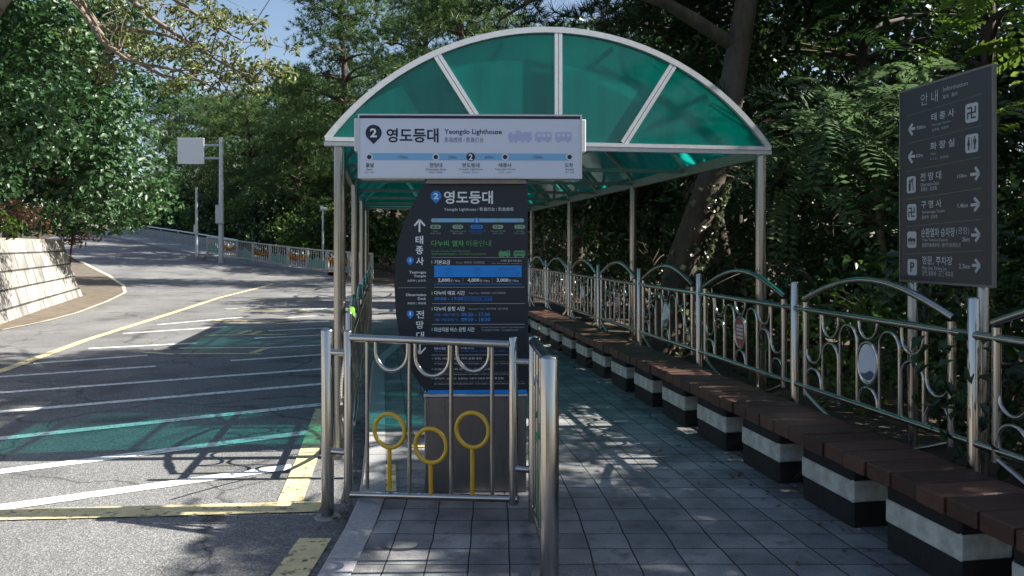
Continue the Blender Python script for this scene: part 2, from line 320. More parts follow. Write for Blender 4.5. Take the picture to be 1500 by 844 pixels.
M['gable_green'] = green_sheet('green_gable_sheet', (.025, .58, .54), (.003, .46, .40), .46)
M['wood'] = mat('bench_timber', (.080, .035, .023), .5, var=.45, scale=5, bump=.35, bscale=30, stretch=(1, 6, 6), rvar=.12, island=.45)
M['block_dark'] = mat('block_dark_paint', (.012, .013, .013), .75, var=.4, scale=6, bump=.5)
M['block_white'] = mat('block_white_band', (.52, .54, .49), .65, var=.40, scale=7, bump=.3)
M['navy'] = mat('totem_navy', (.014, .022, .034), .35, spec=.4)
M['blue'] = mat('bright_blue', (.01, .25, .78), .4)
M['sky_blue'] = mat('table_blue', (.005, .27, .82), .4)
M['strip_blue'] = mat('strip_blue', (.22, .50, .78), .4)
M['dim_blue'] = mat('dim_blue_ink', (.012, .16, .48), .4)
M['ink_white'] = mat('ink_white', (.84, .87, .90), .5)
M['ink_grey'] = mat('ink_grey', (.40, .43, .46), .5)
M['ink_navy'] = mat('ink_navy', (.012, .016, .055), .5)
M['ink_slate'] = mat('ink_slate', (.12, .14, .24), .5)
M['face_white'] = mat('sign_face', (.70, .74, .86), .22, spec=.5)
M['lavender'] = mat('lavender', (.50, .53, .80), .4)
M['leafgreen'] = mat('ink_green', (.10, .36, .13), .5)
M['palegreen'] = mat('ink_pale_green', (.30, .50, .32), .5)
M['sign_grey'] = mat('sign_charcoal', (.034, .036, .041), .42)
M['sign_frame'] = mat('sign_frame', (.17, .17, .16), .5, .4)
M['plate'] = mat('icon_plate', (.46, .49, .51), .5)
M['yellow'] = mat('yellow_enamel', (.62, .38, .01), .22, var=.1, coat=.5)
M['green_enamel'] = mat('green_enamel', (.03, .26, .05), .3, var=.1, coat=.4)
M['lime'] = mat('lime_sleeve', (.13, .34, .02), .45, var=.15)
M['red'] = mat('red_plate', (.33, .05, .045), .45, var=.2, scale=30)
M['mirror'] = mat('picture_plate', (.62, .68, .74), .3, var=.1)
M['sea_blue'] = mat('picture_blue', (.07, .10, .16), .4)
M['chain'] = mat('chain_white', (.70, .69, .64), .45)
M['white_panel'] = mat('white_panel', (.80, .81, .80), .45)
M['orange'] = mat('orange_enamel', (.55, .22, .02), .4, var=.2)
M['teal_panel'] = mat('pale_green_panel', (.20, .42, .33), .5, var=.2)
M['cream'] = mat('cream_enamel', (.50, .48, .42), .5, var=.1)
M['bark'] = mat('bark', (.085, .062, .045), .9, var=.55, scale=7, bump=1., bscale=14, stretch=(1, 1, .35))
M['bark_pale'] = mat('bark_pale', (.20, .165, .125), .9, var=.35, scale=8, bump=.8, bscale=18)
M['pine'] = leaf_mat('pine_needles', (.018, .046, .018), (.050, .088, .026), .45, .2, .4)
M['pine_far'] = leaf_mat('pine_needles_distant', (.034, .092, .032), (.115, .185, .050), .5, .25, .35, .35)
M['camellia'] = leaf_mat('glossy_leaf', (.013, .050, .014), (.055, .130, .040), .44, .22, .5, .5)
M['loose'] = leaf_mat('pale_leaf', (.075, .115, .030), (.15, .165, .055), .4, .35, .4)
M['broad'] = leaf_mat('broad_leaf', (.012, .040, .011), (.036, .088, .018), .33, .3, .55)
M['bright'] = leaf_mat('bright_leaf', (.050, .125, .016), (.115, .20, .03), .4, .4, .45)
M['frond'] = leaf_mat('frond_leaf', (.05, .11, .045), (.12, .19, .085), .4, .35, .4)
M['ivy'] = leaf_mat('ivy_leaf', (.045, .075, .03), (.16, .18, .10), .35, .2, .6)
M['dry'] = leaf_mat('dry_leaf', (.10, .055, .025), (.20, .12, .06), .6, .3, .3)
# ------------------------------------------------------------------ ground, road, walkway
def sstep(a, b, x): t = np.clip((x-a)/(b-a), 0, 1); return t*t*(3-2*t)
BANK = np.array([(-3.0, -6), (-6.9, 4.5), (-9.3, 11), (-11.4, 17), (-14.6, 26.2), (-21, 33), (-30, 40), (-44, 47), (-70, 52)], float)
def bank_dist(X, Y):
    X = np.asarray(X, float); Y = np.asarray(Y, float); best = np.full(X.shape, 1e9); sg = np.zeros(X.shape)
    for a, b in zip(BANK[:-1], BANK[1:]):
        e = b-a; L2 = e@e; t = np.clip(((X-a[0])*e[0]+(Y-a[1])*e[1])/L2, 0, 1)
        dx = X-a[0]-t*e[0]; dy = Y-a[1]-t*e[1]; d = np.hypot(dx, dy); c = e[0]*dy-e[1]*dx
        k = d < best; best = np.where(k, d, best); sg = np.where(k, np.sign(c), sg)
    return best*sg
def ground_z(X, Y):
    X = np.asarray(X, float); Y = np.asarray(Y, float); c = X+.165*Y
    z = road_z(X, Y)-.05
    lim = sstep(45, 30, Y)
    z = z+lim*(sstep(3.0, 3.3, c)*.42-.10*np.clip(c-6.5, 0, 70)-.05*np.clip(c-3.5, 0, 3))
    off = (X+9.57)*.68+(Y-40.74)*.73; z = z+.20*np.clip(off-9, 0, 26)*sstep(10, 0, X)*sstep(36, 42, Y)
    d = bank_dist(X, Y); w = 1+3*sstep(26, 32, Y)
    z = z+sstep(0, 1, d/w)*1.75+.22*np.clip(d-2, 0, 12)
    far = np.hypot(X, Y)
    return np.where(far > 140, np.minimum(z, 6)-.02*np.clip(far-140, 0, 600), z)
xs = np.unique(np.concatenate([np.linspace(-2500, -60, 9), np.arange(-60, 30, .5), np.linspace(30, 2500, 10)]))
ys = np.unique(np.concatenate([np.linspace(-2500, -12, 7), np.arange(-12, 90, .6), np.linspace(90, 3500, 12)]))
GX, GY = np.meshgrid(xs, ys); nx, ny = len(xs), len(ys)
V = np.stack([GX, GY, ground_z(GX, GY)], -1).reshape(-1, 3); I = np.arange(nx*ny).reshape(ny, nx)
q = np.stack([I[:-1, :-1], I[:-1, 1:], I[1:, 1:], I[1:, :-1]], -1).reshape(-1, 4)
T = np.concatenate([q[:, [0, 1, 2]], q[:, [0, 2, 3]]]); g = tri_mesh('ground', V, T, M['soil']); tag(g, kind='structure')

def kerb_x(Y): return -.78-.165*softplus(np.asarray(Y, float)-4.9, .15)
def path_r(Y): return 3.02-.165*np.asarray(Y, float)
def resample(P, n):
    P = np.array([(p[0], p[1]) for p in P], float); s = np.concatenate([[0], np.cumsum(np.hypot(*np.diff(P, axis=0).T))]); t = np.linspace(0, s[-1], n)
    return np.stack([np.interp(t, s, P[:, 0]), np.interp(t, s, P[:, 1])], -1)
FK = [on_road(480, 403), on_road(400, 392), on_road(302, 378), on_road(200, 356), on_road(107, 339)]     # far kerb
R = [(float(kerb_x(y))-.05, y) for y in (-6, 0, 4.9, 8, 14, 20, 27)]+[(p.x, p.y) for p in FK]
LM = [on_road(0, 484), on_road(60, 472), on_road(110, 459), on_road(155, 442), on_road(182, 429), on_road(180, 418), on_road(160, 404), on_road(120, 384)]  # edge line on the left
Lp = [(-3.0, -6), (-6.6, 5.5)]+[(p.x-.1, p.y) for p in LM]+[(on_road(60, 352).x, on_road(60, 352).y)]
n, m = 160, 46; A = resample(Lp, n); B = resample(R, n); f = np.linspace(0, 1, m)[None, :, None]
P = A[:, None]*(1-f)+B[:, None]*f; Z = road_z(P[..., 0], P[..., 1])
V = np.concatenate([P, Z[..., None]], -1).reshape(-1, 3); I = np.arange(n*m).reshape(n, m)
q = np.stack([I[:-1, :-1], I[:-1, 1:], I[1:, 1:], I[1:, :-1]], -1).reshape(-1, 4)
rd = tri_mesh('road', V, np.concatenate([q[:, [0, 1, 2]], q[:, [0, 2, 3]]]), M['asphalt']); tag(rd, kind='structure')
# dirt verge between the edge line and the stone wall
A2 = resample([(p.x+.05, p.y) for p in LM], 40); B2 = resample([(-10.6, 15), (-11.4, 17.5), (-13.2, 22.5), (-14.5, 26.2), (-17, 29), (-21, 33), (-26, 38)], 40)
mb = MB(); vs = []
for i in range(40):
    for k in range(6):
        p = A2[i]*(1-k/5)+B2[i]*k/5; vs.append((p[0], p[1], float(road_z(p[0], p[1]))+.012+.05*k/5))
mb.add(vs, [(i*6+k, i*6+k+1, i*6+k+7, i*6+k+6) for i in range(39) for k in range(5)]); tag(mb.build('dirt_verge', M['dirt']), kind='structure')

def stripe(mb, pts, w, dz=.005, road=True, seg=.5):
    P = resample(pts, max(2, int(sum(math.dist(a[:2], b[:2]) for a, b in zip(pts[:-1], pts[1:]))/seg)+2)); t = np.gradient(P, axis=0); t /= np.linalg.norm(t, axis=1)[:, None]; nn = np.stack([-t[:, 1], t[:, 0]], -1)
    vs = []
    for p, q in zip(P, nn):
        for s in (-1, 0, 1):
            a = p+q*w/2*s; vs.append((a[0], a[1], (float(road_z(a[0], a[1])) if road else 0)+dz))
    mb.add(vs, [(i*3+k, i*3+k+1, i*3+k+4, i*3+k+3) for i in range(len(P)-1) for k in (0, 1)])
wl = MB()
for a, b, w in (((-260, 782), (428, 685), .15), ((-260, 726), (452, 634), .15), ((-200, 665), (473, 593), .15), ((-200, 622), (473, 563), .14), ((-150, 587), (473, 541), .13), ((-150, 563), (228, 537), .13), ((338, 529), (473, 520), .13),
                ((49, 533), (216, 521), .13), ((130, 511), (289, 503), .13), ((391, 510), (473, 506), .12), ((373, 496), (481, 491), .12), ((393, 485), (481, 481), .12), ((405, 474.5), (481, 471), .12), ((416, 466), (481, 462), .12),
                ((231, 476), (355, 465), .13), ((180, 489), (332, 479), .13), ((330, 453), (440, 447), .13), ((420, 455), (481, 452), .12)):
    stripe(wl, [on_road(*a), on_road(*b)], w)
tag(wl.build('white_road_lines', M['white_paint']), kind='structure')
yl = MB()
stripe(yl, [on_road(-130, 584), on_road(0, 545), on_road(128, 498), on_road(255, 458), on_road(323, 436), on_road(400, 416)], .16, .007)
stripe(yl, [on_road(-200, 765), on_road(0, 757), on_road(200, 751), on_road(470, 744)], .21, .009)
stripe(yl, [on_road(474, 600), on_road(452, 668), on_road(425, 737)], .17, .007)
stripe(yl, [on_road(462, 790), on_road(425, 846), on_road(380, 905)], .19, .007)
tag(yl.build('yellow_road_lines', M['yellow_paint']), kind='structure')
ye = MB(); stripe(ye, LM, .15, .014); tag(ye.build('edge_line', mat('edge_line_paint', (.62, .56, .42), .7, var=.2, scale=5)), kind='structure')
yt = MB()                                                # worn yellow characters painted on the carriageway
for a, b in (((262, 511), (391, 510)), ((262, 519), (383, 519)), ((213, 517), (256, 520)), ((225, 513), (250, 512)), ((366, 519), (390, 511)), ((313, 470), (440, 470)), ((405, 446), (458, 444)), ((348, 490), (366, 485)), ((362, 492), (382, 486)), ((300, 492), (420, 491)), ((348, 456), (452, 456))):
    stripe(yt, [on_road(*a), on_road(*b)], .13, .009)
tag(yt.build('yellow_road_lettering', M['yellow_paint']), kind='structure')

# walkway
YS = np.arange(-3, 32, .22); nt_ = 44; Xl = kerb_x(YS); Xr = path_r(YS); f = np.linspace(0, 1, nt_)
PX = Xl[:, None]*(1-f)+Xr[:, None]*f; PY = np.repeat(YS[:, None], nt_, 1)
tt = sstep(.2, 2.2, PX); U = PX+.165*((1-tt)*softplus(PY-5.2, .4)+tt*(PY-5.2))
V = np.stack([PX, PY, PX*0], -1).reshape(-1, 3); I = np.arange(V.shape[0]).reshape(PX.shape)
q = np.stack([I[:-1, :-1], I[:-1, 1:], I[1:, 1:], I[1:, :-1]], -1).reshape(-1, 4); T = np.concatenate([q[:, [0, 1, 2]], q[:, [0, 2, 3]]])
pv = tri_mesh('pavement', V, T, M['paving']); uvl = pv.data.uv_layers.new(name='UVMap'); UV = np.stack([U.ravel(), PY.ravel()], -1)[T.ravel()]; uvl.data.foreach_set('uv', UV.astype(np.float32).ravel()); tag(pv, kind='structure')
kb = MB(); y = -3.0
while y < 31:
    y1 = y+.992; pr = []
    for yy in (y, (y+y1)/2, y1):
        x = float(kerb_x(yy)); pr.append([(x-.003, yy, -.02), (x-.003, yy, .006), (x-.155, yy, .006), (x-.172, yy, -.012), (x-.178, yy, -.16)])
    vs = [p for r in pr for p in r]; kb.add(vs, [(i*5+k, i*5+k+1, i*5+k+6, i*5+k+5) for i in (0, 1) for k in range(4)]+[[0, 1, 2, 3, 4], [14, 13, 12, 11, 10]]); y += 1.0
tag(kb.build('kerb', M['kerb']), kind='structure')
cb = MB()
for k in range(30):
    a = -3+k*1.1; b = a+1.09; cb.add([(float(path_r(yy))+dx, yy, z) for yy in (a, b) for dx, z in ((-.03, -.05), (-.03, .20), (.12, .20), (.12, -.05))], [(0, 1, 5, 4), (1, 2, 6, 5), (2, 3, 7, 6), (0, 3, 2, 1), (4, 5, 6, 7)])
tag(cb.build('low_curb', M['concrete']), kind='structure')
# far pavement behind the bend
FP = resample([(p.x, p.y) for p in FK], 24); tn = np.gradient(FP, axis=0); tn /= np.linalg.norm(tn, axis=1)[:, None]; on_ = np.stack([tn[:, 1], -tn[:, 0]], -1)
if on_[0] @ np.array([.3, 1]) < 0: on_ = -on_
vs = []
for p, o_ in zip(FP, on_):
    z0 = float(road_z(*p)); vs += [(p[0], p[1], z0-.05), (p[0], p[1], z0+.15), (p[0]+o_[0]*.18, p[1]+o_[1]*.18, z0+.15), (p[0]+o_[0]*3.2, p[1]+o_[1]*3.2, z0+.16)]
mb = MB().add(vs, [(i*4+k, i*4+k+1, i*4+k+5, i*4+k+4) for i in range(23) for k in range(3)]); tag(mb.build('far_pavement', M['concrete']), kind='structure')
# yellow painted words on the walkway beside the totem
yp = MB()
for a, b, w in (((573, 722), (572, 682), .07), ((606, 637), (640, 637), .10), ((598, 655), (640, 655), .06)):
    stripe(yp, [on_z(*a, .0), on_z(*b, .0)], w, .009, False)
tag(yp.build('yellow_floor_marking', M['yellow_paint']), kind='structure')

# stone retaining wall on the left
def retaining_wall():
    path = [(-4.6, -1.0), (-6.7, 5.0), (-9.0, 11.3), (-10.95, 17), (-12.6, 21.5), (-14.15, 26), (-14.7, 26.6), (-16.6, 27.2), (-19, 27.8)]
    top = [(-5.0, -1.2), (-7.1, 4.8), (-9.4, 11.1), (-11.4, 16.9), (-13.05, 21.4), (-14.6, 25.5), (-15.1, 26.0), (-16.8, 26.6), (-19.1, 27.2)]
    a = resample(path, 90); b = resample(top, 90); me = bpy.data.meshes.new('retaining_wall'); vs = []; uv = []; s = 0; rng = random.Random(4)
    for i in range(90):
        if i: s += math.dist(a[i], a[i-1])
        for k in range(11):
            t = k/10; p = a[i]*(1-t)+b[i]*t; vs.append((p[0], p[1], float(road_z(*a[i]))-.1+t*2.0)); uv.append((s, t*2.06))
        vs.append((b[i][0]-.7, b[i][1]-.2, float(road_z(*a[i]))+1.93)); uv.append((s, 2.9))
    fs = [(i*12+k, (i+1)*12+k, (i+1)*12+k+1, i*12+k+1) for i in range(89) for k in range(11)]
    me.from_pydata(vs, [], fs); me.materials.append(M['stone']); u = me.uv_layers.new(name='UVMap')
    for l in me.loops: u.data[l.index].uv = uv[l.vertex_index]
    o = bpy.data.objects.new('retaining_wall', me); COL.objects.link(o); tag(o, 'pale stone block retaining wall under the trees beside the road', 'wall')
retaining_wall()
# ------------------------------------------------------------------ shelter with the green arched roof
def shelter():
    t = thing('bus_shelter', 'walkway shelter with arched translucent green roof on steel posts', 'shelter', P0, PHI)
    ZB, U0, U1 = 2.45, -.09, 3.69; VF, VR = -.04, 10.95; mid = (U0+U1)/2; half = (U1-U0)/2; rise = .95; Rr = (half**2+rise**2)/(2*rise); zc = ZB+rise-Rr
    a0 = math.asin(half/Rr)
    def arc(r=Rr, n=40, k=1.): return [(mid+r*math.sin(-a0*k+2*a0*k*i/n), zc+r*math.cos(-a0*k+2*a0*k*i/n)) for i in range(n+1)]
    def arch_strip(mb, v0, v1, ri, ro, mi=0, n=40):
        A_, B_ = arc(ri, n), arc(ro, n); vs = []
        for (x, z), (x2, z2) in zip(A_, B_): vs += [(x, v0, z), (x2, v0, z2), (x2, v1, z2), (x, v1, z)]
        fs = [(i*4+k, i*4+(k+1) % 4, (i+1)*4+(k+1) % 4, (i+1)*4+k) for i in range(n) for k in range(4)]
        mb.add(vs, fs+[(0, 3, 2, 1), (n*4, n*4+1, n*4+2, n*4+3)], mi)
    first = None
    for k in range(4):
        for u, r in ((0.0, .047), (3.66, .047)):
            v = 3.6*k
            zb = -.14 if u < 1 else .1
            if first is None or u > 1 and k == 0:
                b = MB(); b.post(0, 0, zb, ZB-.03, r, 24, dome=False); b.tube([(0, 0, zb+.0), (0, 0, zb+.03)], [.10, .085], 20); o = b.build('post', M['steel_dull'], t)
                if u < 1: first = o
                else: second = o
            else:
                o = (first if u < 1 else second).copy(); COL.objects.link(o)
            o.location = (u, v, 0)
    # end frames: arch strip, doubled bottom beam, three spokes, four panes
    for vv, nm in ((VF, 'front'), (VR, 'rear')):
        b = MB(); arch_strip(b, vv-.05, vv+.03, Rr-.012, Rr+.035); b.build('arch_frame', M['alu'], t)
        b = MB(); b.box(U0-.02, U1+.02, vv-.055, vv-.005, ZB-.012, ZB+.020); b.box(U0-.03, U1+.03, vv-.045, vv+.005, ZB-.048, ZB-.0145); b.build('front_beam' if nm == 'front' else 'rear_beam', M['alu'], t)
        cuts = [-.463, 0, .463]                        # spokes: fan out from the beam
        tops = []
        for i, s in enumerate(cuts):
            ut = mid+Rr*math.sin(s*.98); zt_ = zc+Rr*math.cos(s*.98); ub = mid+(.62 if s > 0 else -.62 if s < 0 else 0)*.92
            tops.append((s*.98, ut, ub)); b = MB(); L = Vector((ut-ub, 0, zt_-ZB)); ang = math.atan2(L.x, L.z)
            Mx = Matrix.Translation((ub, vv-.02, ZB+.02)) @ Matrix.Rotation(ang, 4, 'Y')
            b.box(-.032, -.002, -.028, .012, 0, L.length-.03, 0, Mx); b.box(.003, .033, -.028, .012, 0, L.length-.03, 0, Mx); b.build('spoke', M['alu'], t)
        edges = [(-a0, U0+.005, None)]+[(s, None, ub) for s, ut, ub in tops]+[(a0, U1-.005, None)]
        for (s0, _, ub0), (s1, _, ub1) in zip(edges[:-1], edges[1:]):
            pts = [(U0+.01 if ub0 is None else ub0, ZB+.02)] if ub0 is not None else []
            n = 12; ar = [(mid+(Rr-.012)*math.sin(s0+(s1-s0)*i/n), zc+(Rr-.012)*math.cos(s0+(s1-s0)*i/n)) for i in range(n+1)]
            pts += ar
            if ub1 is not None: pts.append((ub1, ZB+.02))
            b = MB(); b.slab([(x, max(z, ZB+.02)) for x, z in pts], vv-.012, vv-.008); b.build('gable_pane', M['gable_green'], t)
    # roof sheet
    b = MB(); A_ = arc(Rr+.012, 36); nv = 24; vs = [(x, VF+.03+(VR-VF-.03)*j/nv, z) for j in range(nv+1) for x, z in A_]
    b.add(vs, [(j*37+i, j*37+i+1, (j+1)*37+i+1, (j+1)*37+i) for j in range(nv) for i in range(36)], 0, True); b.build('roof_sheet', M['roof_green'], t)
    b0 = None
    for k in range(1, 7):
        v = VF+k*1.80
        if b0 is None:
            b = MB(); arch_strip(b, -.02, .02, Rr-.045, Rr-.002); b0 = o = b.build('arch_rib', M['brown_metal'], t)
        else: o = b0.copy(); COL.objects.link(o)
        o.location = (0, v, 0)
    for k, s in enumerate((-.62, -.21, .21, .62)):
        b = MB(); x, z = mid+(Rr-.058)*math.sin(s), zc+(Rr-.058)*math.cos(s); b.box(x-.018, x+.018, VF+.03, VR-.05, z-.022, z+.01); b.build('purlin', M['brown_metal'], t)
    for u in (U0+.02, U1-.06):
        b = MB(); b.box(u, u+.05, VF+.04, VR-.06, ZB-.08, ZB+.02); b.build('side_beam', M['brown_metal'], t)
    for k in range(1, 7):
        b = MB(); v = k*1.8-.02; b.box(U0+.08, U1-.07, v-.02, v+.02, ZB-.045, ZB-.005); b.build('tie_bar', M['brown_metal'], t)
shelter()

# ------------------------------------------------------------------ ornamental stainless fences
def fence_panel(parent, L=1.82):
    """one bay; local y runs along the fence from post to post, x across"""
    r = .021; g0, g1 = .16, L-.16
    b = MB()
    for y in (g0, g1): b.tube([(0, y, .50), (0, y, 1.185)], .023, 12)
    b.tube([(0, 0, 1.13), (0, L, 1.13)], .024, 12); b.tube([(0, 0, .56), (0, L, .56)], .022, 12)
    N = 20; b.tube([(0, g0-.02+(g1-g0+.04)*i/N, 1.18+.20*math.sin(math.pi*(.04+.92*i/N))) for i in range(N+1)], .022, 12)
    b.tube([(0, g0+(g1-g0)*i/N, .52-.20*math.sin(math.pi*i/N)) for i in range(N+1)], .018, 10)
    pn = b.build('panel', M['steel'], parent)
    W_ = (g1-g0)/7; rr = W_/2
    def U_(b, cx, ztop, zbot, up=False):        # hanging loop, or a hoop standing on the lower rail
        pts = []
        if not up:
            pts = [(0, cx-rr+.011, ztop)]+[(0, cx-(rr-.011)*math.cos(math.pi*i/10), zbot+rr-(rr-.011)*math.sin(math.pi*i/10)) for i in range(11)]+[(0, cx+rr-.011, ztop)]
        else:
            pts = [(0, cx-rr+.011, zbot)]+[(0, cx-(rr-.011)*math.cos(math.pi*i/10), ztop-rr+(rr-.011)*math.sin(math.pi*i/10)) for i in range(11)]+[(0, cx+rr-.011, zbot)]
        b.tube(pts, .0115, 8)
    lay = [('both', .74), ('both', .95), ('hoop', 1.08), ('mid', 0), ('hoop', 1.08), ('both', .95), ('both', .74)]
    for k, (kd, z) in enumerate(lay):
        cx = g0+W_*(k+.5); b = MB()
        if kd != 'hoop': U_(b, cx, 1.12, z if kd == 'both' else .99); b.build('hanging_loop', M['steel'], pn); b = MB()
        U_(b, cx, {'both': z-.02, 'hoop': z, 'mid': .70}[kd], .57, True); b.build('hoop', M['steel'], pn)
    cx = L/2; b = MB(); b.tube([(0, cx+rr*.98*math.cos(2*math.pi*i/24), .845+rr*1.25*math.sin(2*math.pi*i/24)) for i in range(24)], .013, 8, 0, False, True)
    b.tube([(0, cx, .70), (0, cx, .74)], .01, 8)
    b.build('medallion_ring', M['steel'], pn)
    return pn
def medallion(pn, red, L=1.82):
    rr = (L-.32)/14*.92; cx = L/2; b = MB()
    pts = [(cx+rr*math.cos(2*math.pi*i/28), .845+rr*1.25*math.sin(2*math.pi*i/28)) for i in range(28)]
    b.add([(s, p[0], p[1]) for s in (-.006, .006) for p in pts], [list(range(28)), list(range(28, 56))[::-1]]+[(i, 28+i, 28+(i+1) % 28, (i+1) % 28) for i in range(28)], 0)
    if red:
        for z in (-.045, -.012, .022, .055): b.add([(-.008, cx+a, .845+z+c) for a, c in ((-.062, -.011), (.062, -.011), (.062, .011), (-.062, .011))], [(0, 1, 2, 3)], 1)
        o = b.build('medallion', [M['red'], M['plate']], pn); o['label'] = 'red medallion with pale bars'
    else:
        b.add([(-.008, cx+a, .845+c) for a, c in ((-.075, -.06), (-.05, -.095), (.0, -.112), (.05, -.098), (.072, -.07), (.02, -.068), (-.03, -.042), (-.05, -.045))], [list(range(8))], 1)
        o = b.build('medallion', [M['mirror'], M['sea_blue']], pn); o['label'] = 'white medallion with a dark blue picture'
    return o
def fence(label, u, v0, n, rz_extra=0, reds=(), z=0., post_r=.03):
    t = thing('ornamental_fence', label, 'fence', wp(u, v0, z), PHI+rz_extra); L = 1.82
    b = MB(); b.post(0, 0, -.14, 1.33, post_r, 18); p0 = b.build('post', M['steel'], t)
    pn0 = None
    for k in range(n+1):
        if k: c = p0.copy(); COL.objects.link(c); c.location = (0, k*L, 0)
        if k < n:
            if pn0 is None:
                pn = pn0 = fence_panel(t)
            else:
                pn = pn0.copy(); COL.objects.link(pn)
                for ch in list(pn0.children):
                    if not ch.name.startswith('medallion') or ch.name.startswith('medallion_ring'): d = ch.copy(); COL.objects.link(d); d.parent = pn
            pn.location = (0, k*L, 0)
    pans = sorted([c for c in t.children if c.name.startswith('panel')], key=lambda o: o.location.y)
    for k, pn in enumerate(pans): medallion(pn, k in reds)
    return t
fence('stainless fence of arched panels with round medallions behind the bench', 3.42, -4.65, 10, 0, (0, 2, 4, 6, 8))
fence('stainless fence of arched panels along the road side of the shelter', .10, -.6, 6, 0, (), -.22, .026)

# ------------------------------------------------------------------ bench
def bench(label, u, v0, v1, zt, first_block, rng):
    t = thing('bench', label, 'bench', wp(u, v0), PHI); L = v1-v0
    b = MB(); y = 0.
    while y < L-.05:
        w = .185; dz = rng.uniform(-.004, .004); b.bbox(rng.uniform(-.008, .008), .45, y, y+w, zt-.085+dz, zt+dz, .006); y += w+.016
    b.build('seat', M['wood'], t)
    y = first_block; first = None
    while y < L-.3:
        if first is None:
            b = MB(); b.bbox(.09, .36, 0, .54, -.01, zt-.087, .012); first = blk = b.build('support_block', M['block_dark'], t)
            w = MB(); w.bbox(.084, .366, -.006, .546, .138, .272, .013); w.build('white_band', M['block_white'], blk)
        else:
            blk = first.copy(); COL.objects.link(blk); c = first.children[0].copy(); COL.objects.link(c); c.parent = blk
        blk.location = (0, y, 0); y += .84
rng = random.Random(3)
bench('long bench of brown timber sleepers on black and white concrete blocks', 2.88, -4.7, 8.2, .45, .57, rng)
bench('short timber bench at the far end of the walkway', 2.60, 8.5, 11.2, .45, .2, rng)
# ------------------------------------------------------------------ front barrier with the yellow rings
def barrier():
    o = Vector((-1.17, 4.98, 0)); e = Vector((.126, 4.55, 0)); rz = math.atan2(e.y-o.y, e.x-o.x); L = (e-o).length; pl = Plane(o, rz); lo = pl.loc
    t = thing('barrier', 'steel barrier with three yellow rings in front of the information totem', 'barrier', o, rz)
    b = MB(); b.post(0, 0, -.13, 1.075, .04, 24); b.build('post', M['steel'], t)
    b = MB(); b.post(L, 0, 0, 1.08, .031, 20); b.build('post', M['steel'], t)
    b = MB(); b.tube([(0, 0, -.135), (0, 0, -.112)], [.10, .075], 20); b.build('footing', M['concrete'], t)
    xl = lo(510, 600)[0]; xr = lo(752, 600)[0]; zt = 1.035; zb = .078
    for x in (xl, xr): b = MB(); b.post(x, 0, .0 if x < .6 else .09, zt+.035, .027, 18); b.build('upright', M['steel'], t)
    b = MB(); b.tube([(xl+.02, 0, zt-.012), (xr-.02, 0, zt-.012)], .025, 16); b.build('top_rail', M['steel'], t)
    b = MB(); b.tube([(xl+.02, 0, zb-.04), (xr+.03, 0, zb+.045)], .021, 16); b.build('bottom_rail', M['steel'], t)
    for x0, x1 in ((.03, xl-.02), (xr+.02, L-.025)):
        for z in (.30, .925): b = MB(); b.tube([(x0, 0, z), (x1, 0, z)], .021, 14); b.build('connector', M['steel'], t)
    for px in (538, 600, 661, 721): x = lo(px, 600)[0]; b = MB(); b.tube([(x, 0, zb+.01), (x, 0, zt-.03)], .0125, 10); b.build('baluster', M['steel'], t)
    for p0, p1, pb in ((551, 598, 545), (609, 659, 553), (670, 717, 546)):
        x0, x1 = lo(p0, 520)[0], lo(p1, 520)[0]; r = (x1-x0)/2; z0 = lo((p0+p1)/2, pb)[1]+.01
        b = MB(); b.tube([(x0, -.002, zt-.03)]+[((x0+x1)/2-r*math.cos(math.pi*i/16), -.002, z0+r-r*math.sin(math.pi*i/16)) for i in range(17)]+[(x1, -.002, zt-.03)], .0135, 10); b.build('hanging_loop', M['steel'], t)
    for px, py in ((570.5, 631), (631, 653), (692, 630)):
        x, z = lo(px, py); r = .103
        b = MB(); b.tube([(x+r*math.cos(2*math.pi*i/32), 0, z+r*math.sin(2*math.pi*i/32)) for i in range(32)], .0135, 10, 0, False, True); ring = b.build('ring_ornament', M['yellow'], t)
        b = MB(); b.tube([(x, 0, zb+.015), (x, 0, z-r-.008)], .0135, 10); b.build('stem', M['yellow'], ring)
    # short barrier coming back towards the viewer
    q = Vector((.178, 3.74, 0)); rz2 = math.atan2(q.y-e.y, q.x-e.x); L2 = (q-e).length
    t2 = thing('barrier', 'short steel barrier with a green ring and a thick near post on the paving', 'barrier', e, rz2)
    b = MB(); b.post(L2, 0, 0, 1.08, .046, 28); b.build('post', M['steel'], t2)
    b = MB(); b.tube([(.035, 0, 1.045), (L2-.05, 0, 1.045)], .030, 16); b.build('top_rail', M['steel'], t2)
    b = MB(); b.tube([(.033, 0, .09), (L2-.04, 0, .09)], .021, 14); b.build('bottom_rail', M['steel'], t2)
    for k in range(5): x = .1+k*(L2-.22)/4; b = MB(); b.tube([(x, 0, .1), (x, 0, 1.03)], .0125, 10); b.build('baluster', M['steel'], t2)
    for k in range(4):
        w = (L2-.22)/4; cx = .1+w*(k+.5); r = w/2-.02; b = MB(); z0 = .86 if k % 2 else .82
        b.tube([(cx-r, 0, 1.03)]+[(cx-r*math.cos(math.pi*i/14), 0, z0+r-r*math.sin(math.pi*i/14)) for i in range(15)]+[(cx+r, 0, 1.03)], .0125, 10); b.build('hanging_loop', M['steel'], t2)
    x = .1+(L2-.22)/4*1.5; b = MB(); b.tube([(x+.085*math.cos(2*math.pi*i/28), .0, .62+.085*math.sin(2*math.pi*i/28)) for i in range(28)], .013, 10, 0, False, True); rg = b.build('ring_ornament', M['green_enamel'], t2)
    b = MB(); b.tube([(x, 0, .1), (x, 0, .535)], .013, 10); b.build('stem', M['green_enamel'], rg)
barrier()
